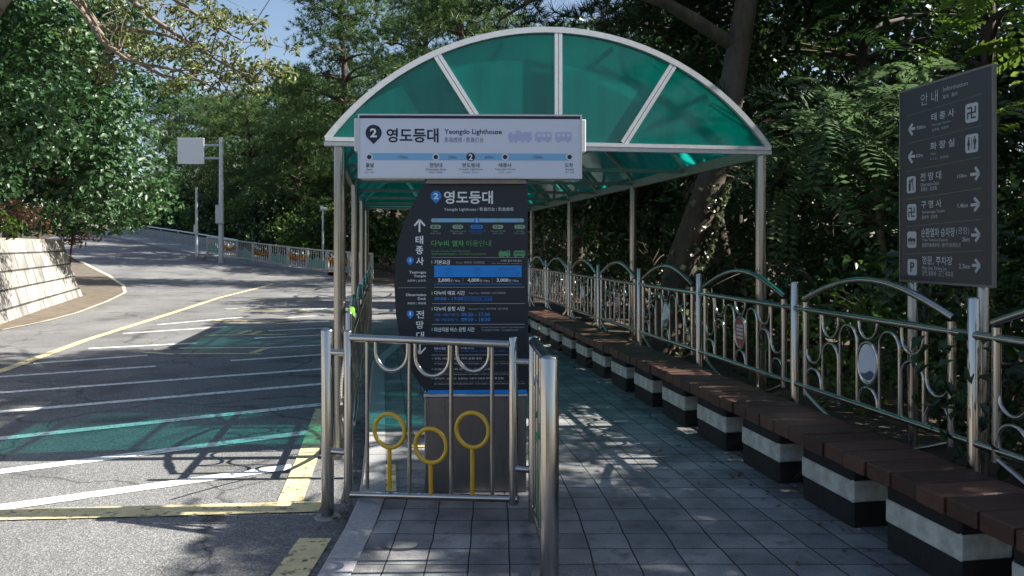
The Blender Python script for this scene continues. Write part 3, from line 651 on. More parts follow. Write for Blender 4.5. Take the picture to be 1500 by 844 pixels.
def chain():
    p0 = Vector((-1.31, 6.05, .83)); p1 = Vector((-1.10, 4.99, .86))
    pts = []; n = 34; b = MB()
    def P(s): p = at(506-5*math.sin(s*2.2)-2*s, 518+75*s, 5.35+.5*s); return p
    for k in range(n):
        a = P(k/n); c = P((k+1)/n); d = (c-a).normalized(); u = d.cross(Vector((0, 1, 0)) if k % 2 else Vector((1, .2, 0))).normalized(); m_ = (a+c)/2; l = (c-a).length*.72
        b.tube([m_+d*math.cos(2*math.pi*i/8)*l+u*math.sin(2*math.pi*i/8)*.008 for i in range(8)], .0034, 5, 0, False, True)
    o = b.build('chain', M['chain']); tag(o, 'white link chain hanging beside the left barrier post', 'chain')
chain()
b = MB(); c0 = wp(.06, .72, 1.33-.22); b.tube([wp(.10, -.6+y_, .96+.2*math.sin(math.pi*(.04+.92*(y_-.14)/1.54))) for y_ in (.30, .35, .40, .45)], .027, 14); tag(b.build('rail_sleeve', M['lime']), 'lime green plastic sleeve on the roadside fence rail', 'sleeve')

# ------------------------------------------------------------------ information totem and the sign on top of it
Z1 = lambda x, y: (500+x/3.947, 150+y/3.947)
Z2 = lambda x, y: (570+x/4.965, 260+y/4.965)
Z3 = lambda x, y: (570+x/4.22, 400+y/4.22)
Z6 = lambda x, y: (560+x/7.036, 400+y/7.036)
ZA = lambda x, y: (620+x/6.494, 470+y/6.494)
ZB = lambda x, y: (1310+x/4.967, 90+y/4.967)
ZC = lambda x, y: (1310+x/4.967, 250+y/4.967)
def tx(b, pl, Z, s, xl, yb, xr, yt, y, mi=0, bold=0.):
    x0, z0 = pl.loc(*Z(xl, yb)); x1, z1 = pl.loc(*Z(xr, yt)); b.text(s, x0, z0, x1, z1, y, mi, bold)
def totem():
    o = Vector((-.264, 5.10, 0)); rz = math.atan(.026); pl = Plane(o, rz); lo = pl.loc
    t = thing('information_totem', 'dark navy information totem with curved left edge on a steel base', 'information totem', o, rz)
    left = [Z2(263, 12), Z2(240, 60), Z2(205, 130), Z2(170, 200), Z2(135, 270), Z2(105, 335), Z2(82, 405), Z2(65, 480), Z2(52, 570), Z2(44, 680), Z2(38, 780), Z3(36, 150), Z3(42, 260), Z3(58, 360), Z3(84, 460), Z3(118, 560), Z3(155, 640), Z3(230, 738)]
    pts = [lo(*p) for p in left]+[lo(774, 575), lo(773, 262)]
    b = MB(); b.slab(pts, 0, .10); pan = b.build('panel', M['navy'], t)
    b = MB(); x0, z0 = lo(622, 728); x1, z1 = lo(771, 579); b.bbox(x0, x1, -.012, .16, 0, z1-.004, .006); base = b.build('base', M['steel_dark'], t)
    b = MB(); b.box(x0-.006, x1+.006, -.020, .165, z1-.003, z1+.008); b.build('base_trim', M['alu'], t)
    b = MB(); e = -.0012
    W_, BL, SB, G, PG, LB, GR, DB, DK = range(9)
    def R(Z, x0, y0, x1, y1, mi, y=e): a = lo(*Z(x0, y0)); c = lo(*Z(x1, y1)); b.rect(a[0], c[1], c[0], a[1], y, mi)
    def T(Z, s, xl, yt, xr, yb, mi=W_, bold=.0, y=e): tx(b, pl, Z, s, xl, yb, xr, yt, y, mi, bold)
    # stripes at the top and the foot
    a = lo(*Z2(262, 28)); c = lo(*Z2(1008, 46)); b.poly([a, (c[0], a[1]), c, (lo(*Z2(252, 46))[0], c[1])], e, BL)
    R(Z3, 238, 724, 852, 745, BL)
    cx, cz = lo(*Z2(341, 135)); r = lo(*Z2(380, 135))[0]-cx; b.pin(cx, cz, r, e, BL); T(Z2, '2', 323, 113, 360, 158, W_, .03, e*1.8)
    T(Z2, '영도등대', 398, 98, 755, 193, LB, .022); T(Z2, 'Yeongdo Lighthouse / 影島灯台 / 影島燈塔', 400, 218, 905, 248, LB, .0)
    # route line with five stops
    x0, z0 = lo(*Z2(305, 312)); x1, _ = lo(*Z2(982, 312)); hh = abs(lo(*Z2(305, 298))[1]-z0)
    pts = [(x0+hh+hh*math.cos(a), z0+hh*math.sin(a)) for a in np.linspace(math.pi/2, 1.5*math.pi, 9)]+[(x1-hh+hh*math.cos(a), z0+hh*math.sin(a)) for a in np.linspace(-math.pi/2, math.pi/2, 9)]; b.poly(pts, e, SB)
    for zx, nm, ko, cn, hot in ((338, 'Start', '출발', '出发', 0), (500, 'Observation Deck', '전망대', '展望台', 0), (637, 'Yeongdo Lighthouse', '영도등대', '影島燈塔', 1), (791, 'Taejongsa Temple', '태종사', '太宗寺', 0), (950, 'Arrival', '도착', '到达', 0)):
        cx, cz = lo(*Z2(zx, 312)); q = abs(lo(*Z2(zx, 300))[1]-cz); b.disc(cx, cz, q*(1.6 if hot else 1), e*1.8, BL if hot else PG)
        if hot: T(Z2, '2', zx-8, 300, zx+8, 324, W_, .02, e*2.6)
        w = 46 if hot else 39; a = lo(*Z2(zx-w, 345)); c = lo(*Z2(zx+w, 374)); h2 = (a[1]-c[1])/2; zc_ = (a[1]+c[1])/2
        b.poly([(a[0]+h2+h2*math.cos(k), zc_+h2*math.sin(k)) for k in np.linspace(math.pi/2, 1.5*math.pi, 8)]+[(c[0]-h2+h2*math.cos(k), zc_+h2*math.sin(k)) for k in np.linspace(-math.pi/2, math.pi/2, 8)], e, BL if hot else PG)
        T(Z2, ko, zx-w*.7, 350, zx+w*.7, 369, DK, .01, e*1.8); lw = len(nm)*3.6
        T(Z2, nm, zx-lw, 385, zx+lw, 396, BL if hot else GR); T(Z2, cn+' / '+cn, zx-38, 402, zx+38, 412, BL if hot else GR)
    T(Z2, '다누비 열차', 307, 458, 545, 502, G, .016); T(Z2, '이용안내', 560, 458, 741, 502, G, -.004)
    T(Z2, 'Danubi Circular Train Information', 308, 528, 590, 542, G); T(Z2, '循環列車搭乘利用案內 / 다누비循环列车使用向导', 308, 550, 703, 565, G)
    # little green train
    def tr(x0, y0, s):
        f = lambda x, y: lo(*Z2(x0+x*s, y0+y*s))
        b.poly([f(0, 40), f(0, 12), f(8, 12), f(8, 0), f(22, 0), f(22, 8), f(44, 4), f(60, 8), f(60, 0), f(84, 0), f(84, 40)], e, G)
        b.poly([f(112, 40), f(108, 30), f(112, 4), f(120, 0), f(186, 0), f(193, 8), f(193, 40)], e, G)
        for k in range(7): b.poly([f(118+k*10, 22), f(118+k*10, 12), f(125+k*10, 12), f(125+k*10, 22)], e*1.8, DK)
        for cx in (14, 34, 66, 124, 178): p = f(cx, 42); b.disc(p[0], p[1], abs(f(8*1, 0)[0]-f(0, 0)[0]), e, G, 12)
        b.poly([f(66, 16), f(66, 7), f(78, 7), f(78, 16)], e*1.8, DK)
    tr(796, 532, 1.0)
    R(Z2, 308, 581, 985, 583.5, GR)
    R(Z2, 308, 604, 314, 628, PG); T(Z2, '기본요금', 328, 600, 444, 633, W_, .018); T(Z2, 'Fares / 费用表 / 利用料金', 490, 610, 694, 628, GR); T(Z2, '※ 영도 할인 적용 없음', 815, 599, 962, 612, W_); T(Z2, 'No discount for residents', 750, 620, 965, 629, GR)
    R(Z2, 328, 640, 963, 724, LB+0 if False else 9)
    for xa, xb, k in ((410, 460, '편도'), (620, 665, '왕복'), (790, 925, '단체 (20명 이상)')): T(Z2, k, xa, 656, xb, 680, 10, .01, e*1.8)
    for xa, xb in ((405, 467), (613, 672), (770, 950)):
        T(Z2, 'One way / 单程', xa, 687, xb, 698, 10, 0, e*1.8); T(Z2, '片道 · 往復', xa+6, 705, xb-6, 715, 10, 0, e*1.8)
    for xa, s, xb in ((355, '2,000', 442), (570, '4,000', 657), (782, '3,000', 868)):
        T(Z2, s, xa, 734, xb, 764, W_, .03); T(Z2, '원 / Won', xb+4, 741, xb+73, 761, W_)
    R(Z2, 537, 730, 538.5, 768, GR); R(Z2, 750, 730, 751.5, 768, GR); R(Z2, 328, 774, 963, 777, BL); R(Z2, 328, 797, 985, 799.5, GR)
    # hours
    for y0, k, e2, w2 in ((110, '다누비 매표 시간', 'Ticket Time / 售票時間 / 切符売場時間', 718), (208, '다누비 운행 시간', 'Operation Time / 運行時間 / 運行時間', 733)):
        R(Z3, 263, y0+4, 268, y0+24, PG); T(Z3, k, 279, y0, 468, y0+27, W_, .02); T(Z3, e2, 490, y0+7, w2, y0+21, GR)
    T(Z3, '09:00 - 17:30', 280, 149, 456, 169, BL, .02); T(Z3, '(하계 연장운행 ~18:30)', 462, 152, 632, 168, BL)
    for x0, y0, x1, y1 in ((458, 147, 635, 148.5), (458, 170, 635, 171.5), (634, 147, 635.5, 171)): R(Z3, x0, y0, x1, y1, BL)
    R(Z3, 265, 188, 838, 190, GR); T(Z3, '10월~3월(하절기)', 282, 249, 432, 269, 11, .0); T(Z3, '09:20 - 17:30', 446, 245, 622, 268, BL, .02)
    T(Z3, '4월~9월(동절기)', 282, 280, 428, 300, 11, .0); T(Z3, '09:20 - 18:30', 446, 277, 625, 299, BL, .02); R(Z3, 265, 316, 838, 318, GR)
    R(Z3, 263, 339, 268, 359, PG); T(Z3, '마산지원 버스 운행 시간', 279, 335, 528, 364, W_, .02); T(Z3, 'General & Mountain Support Operating Hours', 567, 330, 838, 342, GR); T(Z3, '下山支援巴士時間 / 下山支援巴士运行', 569, 346, 800, 359, GR)
    # part seen through the barrier
    T(ZA, '11월~2월 · 09:30 - 17:00', 108, 100+115, 360, 240, BL); T(ZA, '태종사 출발', 105, 252, 215, 275, W_, .015); T(ZA, '등대 출발 (매시간)', 355, 252, 482, 272, W_)
    T(ZA, '10:00, 11:00, 12:00, 13:00, 14:00, 15:00, 16:00, 17:00, 17:30', 108, 280, 860, 300, BL); R(ZA, 80, 323, 812, 326, GR)
    for y0, s in ((347, '우천, 태풍, 강풍에 따라 운행 중단'), (447, '소요시간 : 1회 순환 20~25분 소요'), (538, '배차간격 : 20분 (단, 휴일에는 이용객 상황에 따라 변경 운행)')):
        b.disc(*lo(*ZA(87, y0+11)), .004, e, GR, 8); T(ZA, s, 106, y0, 560 if y0 < 400 else 640 if y0 < 500 else 765, y0+24, W_, .005)
        T(ZA, 'Operation may be suspended depending on weather conditions and heavy rain', 106, y0+37, 960 if y0 > 500 else 850, y0+49, GR); T(ZA, '因下雨或台风天气情况可能会停止运行 / 雨天や強風により運行を中断することがあります', 106, y0+55, 970 if y0 > 500 else 830, y0+68, W_)
    # left column: arrow up, temple, deck, arrow down
    def arrow(Z, tip, tail, wing, w):
        for p in (tail,)+wing: b.line(lo(*Z(*tip)), lo(*Z(*p)), w, e, LB)
    arrow(Z2, (221, 308), (221, 398), ((184, 352), (260, 352)), .012)
    for s, x0, y0, x1, y1 in (('태', 192, 425, 248, 485), ('종', 194, 500, 248, 560), ('사', 197, 580, 252, 637)): T(Z2, s, x0, y0, x1, y1, LB, .02)
    for Z, x, y, r, s in ((Z2, 153, 603, 26, '3'), (Z3, 131, 252, 22, '1')):
        cx, cz = lo(*Z(x, y)); b.pin(cx, cz, abs(lo(*Z(x+r, y))[0]-cx), e, BL); T(Z, s, x-(9 if s == '3' else 5), y-12, x+(9 if s == '3' else 4), y+12, W_, .02, e*1.8)
    T(Z2, 'Taejongsa', 146, 680, 269, 704, W_, .012); T(Z2, 'Temple', 180, 708, 269, 731, W_, .012); T(Z2, '太宗寺 | 太宗寺', 132, 742, 268, 762, W_); R(Z2, 68, 801, 268, 803.5, GR)
    T(Z3, 'Observation', 103, 126, 229, 143, W_, .012); T(Z3, 'Deck', 178, 150, 228, 167, W_, .012); T(Z3, '展望台 | 展望臺', 113, 180, 228, 196, W_)
    for s, x0, y0, x1, y1 in (('전', 168, 232, 216, 280), ('망', 168, 296, 214, 345), ('대', 168, 362, 216, 408)): T(Z3, s, x0, y0, x1, y1, LB, .015)
    arrow(Z3, (190, 500), (190, 425), ((226, 462), (165, 462)), .011)
    b.build('lettering', [M['ink_white'], M['blue'], M['strip_blue'], M['leafgreen'], M['palegreen'], M['ink_white'], M['ink_grey'], M['dim_blue'], M['navy'], M['sky_blue'], M['dim_blue'], M['blue']], pan)
totem()
def station_sign():
    o = Vector((-.264, 5.03, 0)); rz = math.atan(.026); pl = Plane(o, rz); lo = pl.loc
    x0, z1 = lo(*Z1(95, 66)); x1, z0 = lo(*Z1(1392, 442))
    t = thing('station_sign', 'white light box station sign with a blue route strip on top of the totem', 'sign', o+pl.ex*((x0+x1)/2)+Vector((0, 0, z0)), rz)
    sh = (-(x0+x1)/2, 0, -z0)
    def put(b, name, m, parent=t): 
        ob = b.build(name, m, parent)
        if parent is t: ob.location = sh
        return ob
    b = MB(); b.bbox(x0, x1, .006, .16, z0, z1, .006); put(b, 'housing', M['alu'])
    a = lo(*Z1(66, 85)); c = lo(*Z1(1420, 283)); b = MB(); b.bbox(a[0], x0+.004, .05, .22, c[1], a[1], .006); put(b, 'end_cap', M['alu']); b = MB(); b.bbox(x1-.004, c[0], .05, .22, c[1], a[1], .006); put(b, 'end_cap', M['alu'])
    b = MB(); b.box(x0+.004, x1-.004, .004, .008, z0+.004, z1-.004)
    for p in ((x0, z0, x1, z0+.012), (x0, z1-.010, x1, z1)): b.box(p[0], p[2], -.001, .0075, p[1], p[3], 1)
    for p in ((x0, x0+.010), (x1-.012, x1)): b.box(p[0], p[1], -.001, .0075, z0+.012, z1-.010, 1)
    face = put(b, 'face', [M['face_white'], M['alu']])
    b = MB(); e = .0029; N_, S_, LV, SB, W_, GR, PW = range(7)
    def T(s, xl, yt, xr, yb, mi=N_, bold=0., y=e): tx(b, pl, Z1, s, xl, yb, xr, yt, y, mi, bold)
    def L(x, y): return lo(*Z1(x, y))
    p, q = L(102, 74), L(1384, 97); b.rect(p[0], q[1], q[0], p[1], e, N_)
    cx, cz = L(186, 176); b.pin(cx, cz, L(233, 176)[0]-cx, e, N_, 1.4); T('2', 166, 150, 205, 202, W_, .03, e-.0012)
    T('영도등대', 260, 150, 562, 232, N_, .024); T('Yeongdo Lighthouse', 595, 155, 929, 192, N_, .016); T('影島燈塔 / 影島灯台', 597, 202, 822, 231, S_)
    f = lambda x, y: L(965+x, 160+y)         # three pale carriages
    b.poly([f(0, 42), f(0, 22), f(8, 22), f(8, 12), f(22, 12), f(22, 24), f(40, 24), f(44, 6), f(58, 0), f(74, 6), f(76, 18), f(96, 12), f(134, 12), f(136, 62), f(4, 62)], e, LV)
    for x in (155, 270): b.poly([f(x, 62), f(x, 20), f(x+8, 12), f(x+88, 12), f(x+96, 20), f(x+96, 62)], e, LV)
    for x in (18, 44, 84, 116, 178, 228, 293, 343): p = f(x, 64); b.disc(p[0], p[1], .0115, e+.0003, LV, 14)
    for x in (168, 196, 224, 283, 311, 339): b.poly([f(x, 38), f(x, 22), f(x+20, 22), f(x+20, 38)], e-.001, PW)
    p, q = L(160, 293), L(1322, 337); b.rect(p[0], q[1], q[0], p[1], e, SB)
    for s, xa, xb in (('1700m', 327, 385), ('200m', 617, 667), ('600m', 830, 880), ('1300m', 1107, 1165)): T(s, xa, 309, xb, 325, S_, .01, e-.001)
    for x, ko, w, en, ew, cn, cw, big in ((161, '출발', 24, 'Start', 17, '出发 / 出発', 27, 0), (546, '전망대', 37, 'Observation Deck', 60, '展望台 / 展望臺', 39, 0), (748, '영도등대', 51, 'Yeongdo Lighthouse', 70, '影島燈塔 / 影島灯台', 48, 1), (947, '태종사', 37, 'Taejongsa Temple', 60, '太宗寺 / 太宗寺', 38, 0), (1320, '도착', 24, 'Arrival', 24, '到达 / 到着', 26, 0)):
        cx, cz = L(x, 316); k = L(x+10, 316)[0]-cx
        b.disc(cx, cz, k*(2.5 if big else 2.1), e-.001, N_ if big else PW); b.disc(cx, cz, k*(2.4 if big else 1.3), e-.002, N_)
        if big: T('2', x-11, 298, x+11, 335, W_, .03, e-.003)
        T(ko, x-w+(4 if x < 200 else -4 if x > 1300 else 0), 351, x+w+(4 if x < 200 else -4 if x > 1300 else 0), 376, N_, .016); T(en, x-ew, 382, x+ew, 393, N_, .01); T(cn, x-cw, 400, x+cw, 409, S_)
    b.build('lettering', [M['ink_navy'], M['ink_slate'], M['lavender'], M['strip_blue'], M['ink_white'], M['ink_grey'], M['face_white']], face)
    # small bracket under the box, resting on the totem
    b = MB(); b.box(lo(*Z1(490, 0))[0], lo(*Z1(1070, 0))[0], .03, .15, z0-.03, z0-.001); put(b, 'bracket', M['brown_metal'])
station_sign()

# ------------------------------------------------------------------ charcoal direction sign behind the fence
def info_sign():
    pa, pb = Vector((2.48, 5.02, 0)), Vector((2.60, 4.24, 0)); rz = math.atan2(pb.y-pa.y, pb.x-pa.x); pl = Plane(pa, rz); lo = pl.loc
    t = thing('direction_sign', 'charcoal direction board with white arrows and icons behind the fence', 'sign', pa, rz)
    tl, tr, br, bl = lo(1319.5, 137), lo(1455, 91), lo(1455, 417), lo(1321, 415); x0, x1 = 0.0, tr[0]; z0, z1 = (bl[1]+br[1])/2, (tl[1]+tr[1])/2
    b = MB(); b.bbox(x0, x1, 0, .016, z0, z1, .003); pan = b.build('panel', M['sign_grey'], t)
    b = MB(); w = .012
    for a in ((x0-.003, z1-w+.003, x1+.003, z1+.004), (x0-.003, z0-.004, x1+.003, z0+w-.003)): b.box(a[0], a[2], -.004, .018, a[1], a[3])
    for a in ((x0-.004, x0+w-.004), (x1-w+.004, x1+.004)): b.box(a[0], a[1], -.0035, .0175, z0+w-.003, z1-w+.003)
    b.build('frame', M['sign_frame'], t)
    for px in (1326, 1428): x = lo(px, 440)[0]; b = MB(); b.post(x, .05, -.1, z1-.1, .032, 14); b.build('post', M['steel_dull'], t)
    b = MB(); e = -.0018; I_, G_, P_, K_ = range(4)
    def T(Z, s, xl, yb, xr, yt, mi=I_, bold=0., y=e): tx(b, pl, Z, s, xl, yb, xr, yt, y, mi, bold)
    def Ln(Z, p, q, w, mi=G_, y=e): b.line(lo(*Z(*p)), lo(*Z(*q)), w, y, mi)
    def plate(Z, q, r=.016):
        P = [lo(*Z(*p)) for p in q]; xa = (P[0][0]+P[3][0])/2; xb = (P[1][0]+P[2][0])/2; za = (P[2][1]+P[3][1])/2; zb = (P[0][1]+P[1][1])/2; pts = []
        for cx, cz, a in ((xb-r, zb-r, 0), (xa+r, zb-r, 90), (xa+r, za+r, 180), (xb-r, za+r, 270)):
            for k in range(5): an = math.radians(a+k*22.5); pts.append((cx+r*math.cos(an), cz+r*math.sin(an)))
        b.poly(pts, e, P_); return xa, za, xb, zb
    def arrow(Z, tip, tail, w1, w2):
        for p in (tail, w1, w2): Ln(Z, tip, p, .017, P_)
    T(ZB, '안 내', 195, 325, 318, 205, P_, -.006); T(ZB, 'Information', 357, 222, 535, 138, G_); T(ZB, '案内 · 案内', 355, 275, 462, 217, G_)
    for Z, p, q in ((ZB, (90, 400), (645, 235)), (ZB, (90, 602), (645, 463)), (ZB, (90, 803), (645, 693)), (ZC, (92, 210), (645, 127)), (ZC, (92, 408), (645, 353)), (ZC, (92, 607), (650, 582))): Ln(Z, p, q, .003, 4)
    for Z, ko, k4, en, e4, cn, c4, ds, d4 in (
        (ZB, '태 종 사', (272, 437, 438, 340), 'Taejongsa Temple', (273, 473, 412, 428), '太宗寺 · 太宗寺', (275, 512, 397, 465), '700m', (163, 500, 228, 460)),
        (ZB, '화 장 실', (263, 648, 440, 558), 'Toilet', (265, 683, 305, 662), 'トイレ · 洗手间', (263, 722, 393, 680), '50m', (160, 702, 208, 668)),
        (ZC, '전 망 대', (192, 78, 343, 0), 'Observation Deck', (193, 117, 328, 75), '展望台 · 展望臺', (195, 152, 312, 110), '150m', (460, 55, 528, 22)),
        (ZC, '구 명 사', (197, 277, 345, 208), 'Gumyeongsa Temple', (203, 318, 368, 281), '救命寺 · 求命寺', (203, 355, 317, 318), '1.4km', (463, 272, 537, 235)),
        (ZC, '순환열차 승차장', (198, 485, 443, 412), 'Train Terminal (Square)', (205, 520, 392, 493), '循環列車乘車場 · 循环列车乘车点', (203, 558, 485, 525), '2km', (495, 517, 550, 483)),
        (ZC, '정문, 주차장', (203, 685, 425, 626), 'Main Gate, Parking Lot', (205, 727, 383, 700), '正門, 駐車場 · 正门, 停车场', (205, 765, 430, 735), '2.3km', (472, 712, 552, 680))):
        T(Z, ko, *k4, P_, .012); T(Z, en, *e4, 5); T(Z, cn, *c4, G_); T(Z, ds, *d4, 5, .01)
    T(ZC, '(광장)', 452, 470, 547, 410, I_, -.006)
    arrow(ZB, (108, 495), (153, 487), (135, 455), (135, 535)); arrow(ZB, (106, 695), (153, 690), (133, 655), (133, 738))
    for tip, tail, a, c in (((620, 20), (555, 30), (590, -25), (592, 68)), ((622, 243), (557, 252), (583, 198), (585, 293)), ((624, 467), (562, 470), (590, 420), (592, 515)), ((625, 690), (567, 690), (590, 645), (592, 738))): arrow(ZC, tip, tail, a, c)
    def temple(q):
        xa, za, xb, zb = q; cx, cz = (xa+xb)/2, (za+zb)/2; s = (xb-xa)*.29; w = s*.34; y = e-.0015
        for p, r in (((-s, 0), (s, 0)), ((0, -s), (0, s)), ((0, s), (-s, s)), ((s, 0), (s, s)), ((0, -s), (s, -s)), ((-s, 0), (-s, -s))): y -= .00015; d = w/2; L_ = math.hypot(r[0]-p[0], r[1]-p[1]); ux, uz = (r[0]-p[0])/L_*d, (r[1]-p[1])/L_*d; b.line((cx+p[0]-ux, cz+p[1]-uz), (cx+r[0]+ux, cz+r[1]+uz), w, y, K_)
    temple(plate(ZB, ((518, 318), (613, 290), (613, 435), (520, 450)))); temple(plate(ZC, ((95, 250), (163, 238), (163, 355), (97, 368))))
    def figure(cx, cz, h, skirt):
        y = e-.0015; b.disc(cx, cz+h*.42, h*.075, y, K_, 12)
        if skirt: b.poly([(cx-h*.05, cz+h*.32), (cx+h*.05, cz+h*.32), (cx+h*.16, cz-h*.12), (cx-h*.16, cz-h*.12)], y, K_)
        else: b.rect(cx-h*.09, cz-h*.1, cx+h*.09, cz+h*.32, y, K_); b.line((cx-h*.08, cz+h*.3), (cx-h*.17, cz), h*.05, y-.0002, K_); b.line((cx+h*.08, cz+h*.3), (cx+h*.17, cz), h*.05, y-.0002, K_)
        b.rect(cx-h*.075, cz-h*.48, cx-h*.015, cz-h*.09, y-.0004, K_); b.rect(cx+h*.015, cz-h*.48, cx+h*.075, cz-h*.09, y-.0004, K_)
    xa, za, xb, zb = plate(ZB, ((518, 540), (613, 518), (613, 655), (520, 672))); h = (zb-za)*.72; figure(xa+(xb-xa)*.27, (za+zb)/2, h, True); figure(xa+(xb-xa)*.74, (za+zb)/2, h, False); b.rect((xa+xb)/2-.0015, za+.02, (xa+xb)/2+.0015, zb-.02, e-.0015, K_)
    xa, za, xb, zb = plate(ZC, ((92, 48), (158, 38), (158, 158), (94, 168))); f = lambda u, v: (xa+(xb-xa)*u, za+(zb-za)*v); y = e-.0015   # figure at a viewing telescope
    b.disc(*f(.34, .70), (xb-xa)*.10, y, K_, 12); b.poly([f(.22, .58), f(.48, .58), f(.44, .12), f(.26, .12)], y, K_); b.line(f(.4, .74), f(.78, .86), .007, y-.0003, K_); b.line(f(.66, .8), f(.74, .12), .006, y-.0005, K_); b.line(f(.44, .55), f(.62, .76), .005, y-.0007, K_)
    xa, za, xb, zb = plate(ZC, ((95, 448), (163, 438), (163, 557), (97, 567)))                                            # small train on a wave
    b.poly([f(.1, .42), f(.1, .58), f(.3, .58), f(.3, .66), f(.45, .66), f(.45, .58), f(.9, .58), f(.9, .42)], y, K_)
    for u in (.22, .5, .78): b.disc(*f(u, .40), .008, y-.0002, K_, 10)
    for u in (.1, .37, .64): b.line(f(u, .27), f(u+.13, .22), .004, y, K_); b.line(f(u+.13, .22), f(u+.27, .27), .004, y-.0003, K_)
    xa, za, xb, zb = plate(ZC, ((98, 648), (167, 640), (167, 757), (100, 765))); p0, p1 = f(.3, .2), f(.74, .82); b.text('P', p0[0], p0[1], p1[0], p1[1], y, K_, .03)
    b.build('lettering', [M['plate'], M['ink_grey'], M['plate'], M['sign_grey'], M['sign_frame'], M['plate']], pan)
info_sign()

# ------------------------------------------------------------------ far side of the bend
def gz(p): return float(road_z(p[0], p[1]))
def road_sign():
    Y = 46.; x = (324-CX)/F*Y; z0 = gz((x, Y)); t = thing('overhead_road_sign', 'blank white back of a road sign held by two arms on a grey pole', 'road sign', (x, Y, z0))
    zt = EYE+(HY-203)/F*Y-z0; z1 = EYE+(HY-213)/F*Y-z0; z2 = EYE+(HY-232)/F*Y-z0
    b = MB(); b.tube([(0, 0, 0), (0, 0, zt)], [.15, .11], 14); b.tube([(0, 0, zt), (0, 0, zt+.05)], .13, 14); b.build('pole', M['galv'], t)
    for z in (z1, z2): b = MB(); b.tube([(-.05, 0, z), (-2.4, 0, z)], .07, 10); b.build('arm', M['galv'], t)
    b = MB(); b.bbox(-2.5, -.95, -.15, -.09, z2-.35, z1+.42, .01); b.build('panel', M['white_panel'], t)
    zb = EYE+(HY-328)/F*Y-z0; b = MB(); b.bbox(-.22, .22, -.35, -.1, zb, zb+1.1, .03); b.build('control_box', M['galv'], t)
road_sign()
def pole(name, label, cat, px, pyb, pyt, Y, r, lamp=False):
    x = (px-CX)/F*Y; z0 = max(gz((x, Y)), EYE+(HY-pyb)/F*Y-.3); t = thing(name, label, cat, (x, Y, z0)); h = EYE+(HY-pyt)/F*Y-z0
    b = MB(); b.tube([(0, 0, -.3), (0, 0, h)], [r, r*.8], 10); b.build('pole', M['galv'], t)
    if lamp: b = MB(); b.tube([(-.12, 0, h+.04), (.25, 0, h-.02)], [.13, .08], 10); b.build('lamp_head', M['white_panel'], t)
    else: b = MB(); b.bbox(-.11, .11, -.2, -.07, h*.35, h*.35+.5, .02); b.build('meter_box', M['galv'], t); b = MB(); b.bbox(-.5, .5, -.3, .3, -.2, .1, .03); b.build('footing', M['concrete'], t)
pole('utility_pole', 'thin grey utility pole on the far pavement left of the road sign', 'pole', 288, 370, 275, 47.5, .085)
pole('street_lamp', 'small street lamp behind the far railing beside the shelter post', 'lamp', 473, 395, 306, 44.0, .06, True)
def far_railing():
    a = on_road(304, 376); c = on_road(545, 409); n = 9
    t = thing('road_railing', 'cream railing with green and orange panels along the far bend', 'railing', a); P = [(a.x+(c.x-a.x)*k/n, a.y+(c.y-a.y)*k/n) for k in range(n+1)]; H = 1.12
    for k in range(n+1):
        p = P[k]; z = gz(p)+.12; b = MB(); b.bbox(-.06, .06, -.06, .06, -.1, H+.05, .01); b.build('post', M['cream'], t, (p[0]-a.x, p[1]-a.y, z-a.z))
    for k in range(n):
        p, q = P[k], P[k+1]; za, zb = gz(p)+.12-a.z, gz(q)+.12-a.z; col = 1 if k % 2 == 0 else 2
        f = lambda s, h, d=0.: Vector((p[0]+(q[0]-p[0])*s-a.x, p[1]+(q[1]-p[1])*s-a.y-d, za+(zb-za)*s+h))
        b = MB(); b.tube([f(.04, H), f(.96, H)], .04, 8); b.tube([f(.04, .12), f(.96, .12)], .03, 8)
        for i in range(8): s = .08+.84*i/7; b.tube([f(s, .12), f(s, H)], .022, 6)
        pn = b.build('panel', M['cream'], t)
        if col == 1:
            b = MB(); b.add([f(.06, .16, -.03), f(.94, .16, -.03), f(.94, .72, -.03), f(.75, .55, -.03), f(.5, .78, -.03), f(.25, .55, -.03), f(.06, .72, -.03)]+[f(.06, .16, -.05), f(.94, .16, -.05), f(.94, .72, -.05), f(.75, .55, -.05), f(.5, .78, -.05), f(.25, .55, -.05), f(.06, .72, -.05)], [list(range(7)), list(range(7, 14))[::-1]]+[(i, 7+i, 7+(i+1) % 7, (i+1) % 7) for i in range(7)]); b.build('infill', M['teal_panel'], pn)
        else:
            b = MB()
            for i in range(7): s = .1+.8*i/6; h = .62-.16*math.sin(math.pi*i/6); b.tube([f(s, h, .05), f(s, h+.18, .05)], [.05, .085], 8); b.tube([f(s, .5, .05), f(s, h, .05)], .03, 6)
            b.build('infill', M['orange'], pn)
            b = MB()
            for s, h in ((.3, .80), (.45, .78), (.78, .84), (.2, .9)): b.tube([f(s, h, .06), f(s, h+.1, .06)], [.06, .03], 8)
            b.build('ornament', M['white_panel'], pn)
far_railing()
mb = MB(); vs = []
for p, o_ in zip(FP[8:], on_[8:]):
    z0 = float(road_z(*p)); x, y = p[0]+o_[0]*3.0, p[1]+o_[1]*3.0; vs += [(x, y, z0), (x, y, z0+.75), (x+o_[0]*.3, y+o_[1]*.3, z0+.75), (x+o_[0]*.3, y+o_[1]*.3, z0)]
n_ = len(vs)//4; mb.add(vs, [(i*4+k, i*4+k+1, i*4+k+5, i*4+k+4) for i in range(n_-1) for k in range(3)]); lw = mb.build('low_wall', M['concrete']); tag(lw, 'low concrete wall with a pale rail behind the far pavement', 'wall')
mb = MB(); mb.tube([(FP[i][0]+on_[i][0]*3.1, FP[i][1]+on_[i][1]*3.1, float(road_z(*FP[i]))+.95) for i in range(8, 24)], .05, 8)
